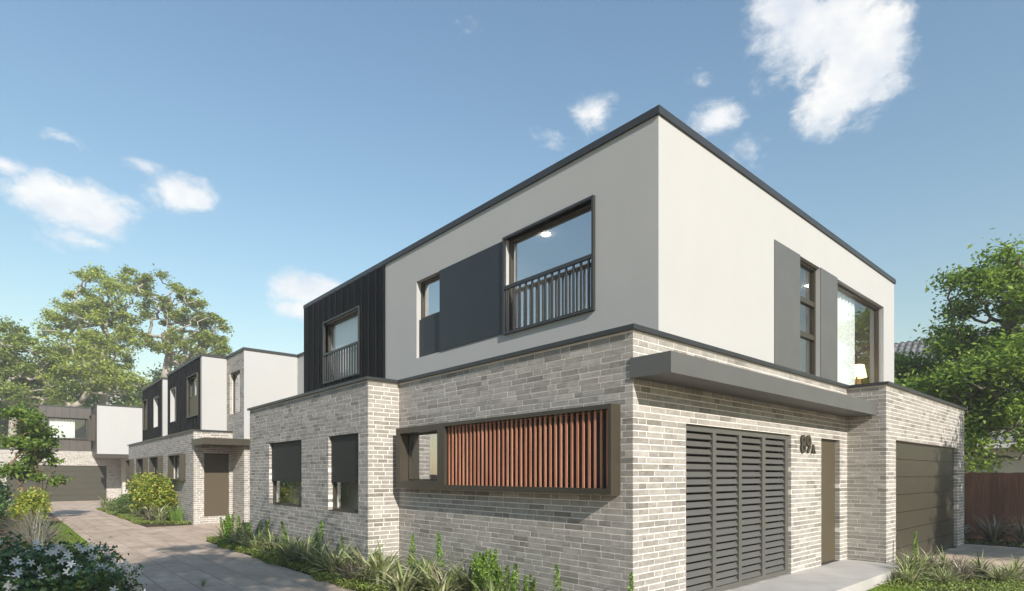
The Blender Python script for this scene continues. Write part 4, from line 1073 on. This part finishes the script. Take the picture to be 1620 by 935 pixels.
# jasmine bush with white star flowers
jl = [(-4.95, 3.6, .38, .62, .75, .50), (-4.75, 4.2, .36, .42, .6, .44), (-5.35, 3.9, .42, .55, .7, .55), (-4.85, 3.1, .3, .45, .5, .43), (-5.2, 5.2, .25, .6, .8, .45), (-5.5, 3.2, .2, .5, .5, .5)]
jb = bush('jasmine_bush', (-4.95, 3.8, zg), jl, 'dark jasmine bush with white star flowers in the left foreground', LEAF_JAS, 13000, .062, 75)
fm = MB()
for k in range(5):
    a = 2*math.pi*k/5; c, s = math.cos(a), math.sin(a); t = (-s, c)
    fm.poly([(0, 0, 0), (c*.010+t[0]*.006, s*.010+t[1]*.006, .003), (c*.026+t[0]*.005, s*.026+t[1]*.005, .007), (c*.030, s*.030, .006), (c*.026-t[0]*.005, s*.026-t[1]*.005, .007), (c*.010-t[0]*.006, s*.010-t[1]*.006, .003)])
fmesh = fm.mesh('flower', PETAL); rr = np.random.default_rng(76)
pts = in_lobes(jl, 900, rr, .95); cnt = 0
for p in pts:
    if any(((p-np.array(l[:3]))/np.array(l[3:6])*1.0 @ ((p-np.array(l[:3]))/np.array(l[3:6]))) < .6 for l in jl): continue
    if p[2] < .1 or cnt >= 290: continue
    for q in range(rr.integers(1, 4)):
        o = bpy.data.objects.new('flower', fmesh); COL.objects.link(o); o.parent = jb; cnt += 1
        out_d = Vector((CAM[0]-p[0], CAM[1]-p[1], .9)).normalized()*.7 + Vector(rr.normal(size=3))*.5
        o.location = Vector(p) + Vector(rr.normal(size=3))*.03 + out_d*.035 - jb.location; o.rotation_euler = out_d.to_track_quat('Z', 'Y').to_euler()
        o.scale = (1.45,)*3

row('dry_grass_tuft', 'grass', 'small straw coloured tuft', 'growing on the driveway near the camera', None, [strap_mesh('dry_grass_tuft', 40, .16, LEAF_PALE, 190, 1.0, .004)], [(-3.02, 6.35, 1.0)], 12)
# ground cover, lawn (uncountable)
def scatter(name, label, n, fn, mat, size, seed, up=.1, aspect=.35, h=.05):
    rng = np.random.default_rng(seed); c = fn(rng, n); c = np.concatenate([c, (G+.012+rng.random(len(c))*h)[:, None]], 1)
    rad = np.stack([rng.normal(size=len(c))*.5, rng.normal(size=len(c))*.5, np.full(len(c), 1.0)], 1)
    return tag(part(name, leaves_mesh(name, c, size, mat, rng, up, aspect, radial=rad), mat), label, 'plants', kind='stuff')
def strip(x0, x1, y0, y1):
    return lambda rng, n: np.stack([x0+(x1-x0)*rng.random(n), y0+(y1-y0)*rng.random(n)], 1)
def edge(rng, n):
    y = -1 + 14.4*rng.random(n); x = -1.36 + np.abs(rng.normal(size=n))*.28 + .07*np.sin(y*2.1) + .04*np.sin(y*5.3)
    return np.stack([np.minimum(x, -.66), y], 1)
def edge2(rng, n):
    y = 19.6 + 13*rng.random(n); x = -1.78 + np.abs(rng.normal(size=n))*.35 + .08*np.sin(y*1.7) + np.maximum(0, 21.0-y)*.8
    return np.stack([np.minimum(x, -.32), y], 1)
def left_lawn(rng, n):
    y = 7 + 17*rng.random(n); x = -3.80 - rng.random(n)**1.3*(.55+.2*np.sin(y*.9)); return np.stack([x, y], 1)
def rlawn(rng, n): return np.stack([4.35+.95*rng.random(n)**1.2, -1.06-.6*rng.random(n)**1.2], 1)
scatter('ground_cover', 'low green ground cover along the bed edge of the near townhouse', 15000, edge, LEAF_COVER, .06, 91, h=.11)
scatter('ground_cover', 'low green ground cover along the bed of the middle townhouse', 7000, edge2, LEAF_COVER, .08, 92, h=.10)
scatter('lawn', 'bright green lawn edge left of the driveway', 16000, left_lawn, LEAF_LAWN, .06, 93, h=.03, aspect=.2)
scatter('lawn', 'small bright green lawn patch beside the porch', 7000, rlawn, LEAF_LAWN, .04, 94, h=.03, aspect=.2)
scatter('ground_cover', 'low green ground cover between porch and garage apron', 6000, strip(5.0, 7.7, -3.2, -1.05), LEAF_COVER, .05, 96, h=.09)
scatter('ground_cover', 'fallen leaves and low plants at the paling fence', 1500, strip(13.7, 15.1, -4, 2), LEAF_COVER, .06, 95, h=.05)

# small dark service box at the corner of the near townhouse
sb = thing('service_box', (-.45, 12.1, G), 'small dark service box at the far corner of the near townhouse', 'box')
part('body', MB().box(-.62, -.30, 11.95, 12.25, G, .17), CHARCOAL, sb)
part('lid', MB().box(-.64, -.28, 11.93, 12.27, .17, .20), PANEL, sb)

# haze in the air
hz = MB().box(-225, 225, -225, 225, G-1.2, 27)
ho = tag(part('haze', hz, RENDER), kind='stuff', label='thin bright summer haze filling the air')
m = bpy.data.materials.new('haze_volume'); m.use_nodes = True; n = m.node_tree.nodes; n.remove(n['Principled BSDF'])
pv = n.new('ShaderNodeVolumePrincipled'); pv.inputs['Color'].default_value = (.92, .95, 1, 1); pv.inputs['Density'].default_value = .0012; pv.inputs['Anisotropy'].default_value = .0
m.node_tree.links.new(pv.outputs[0], n['Material Output'].inputs['Volume'])
ho.data.materials.clear(); ho.data.materials.append(m)
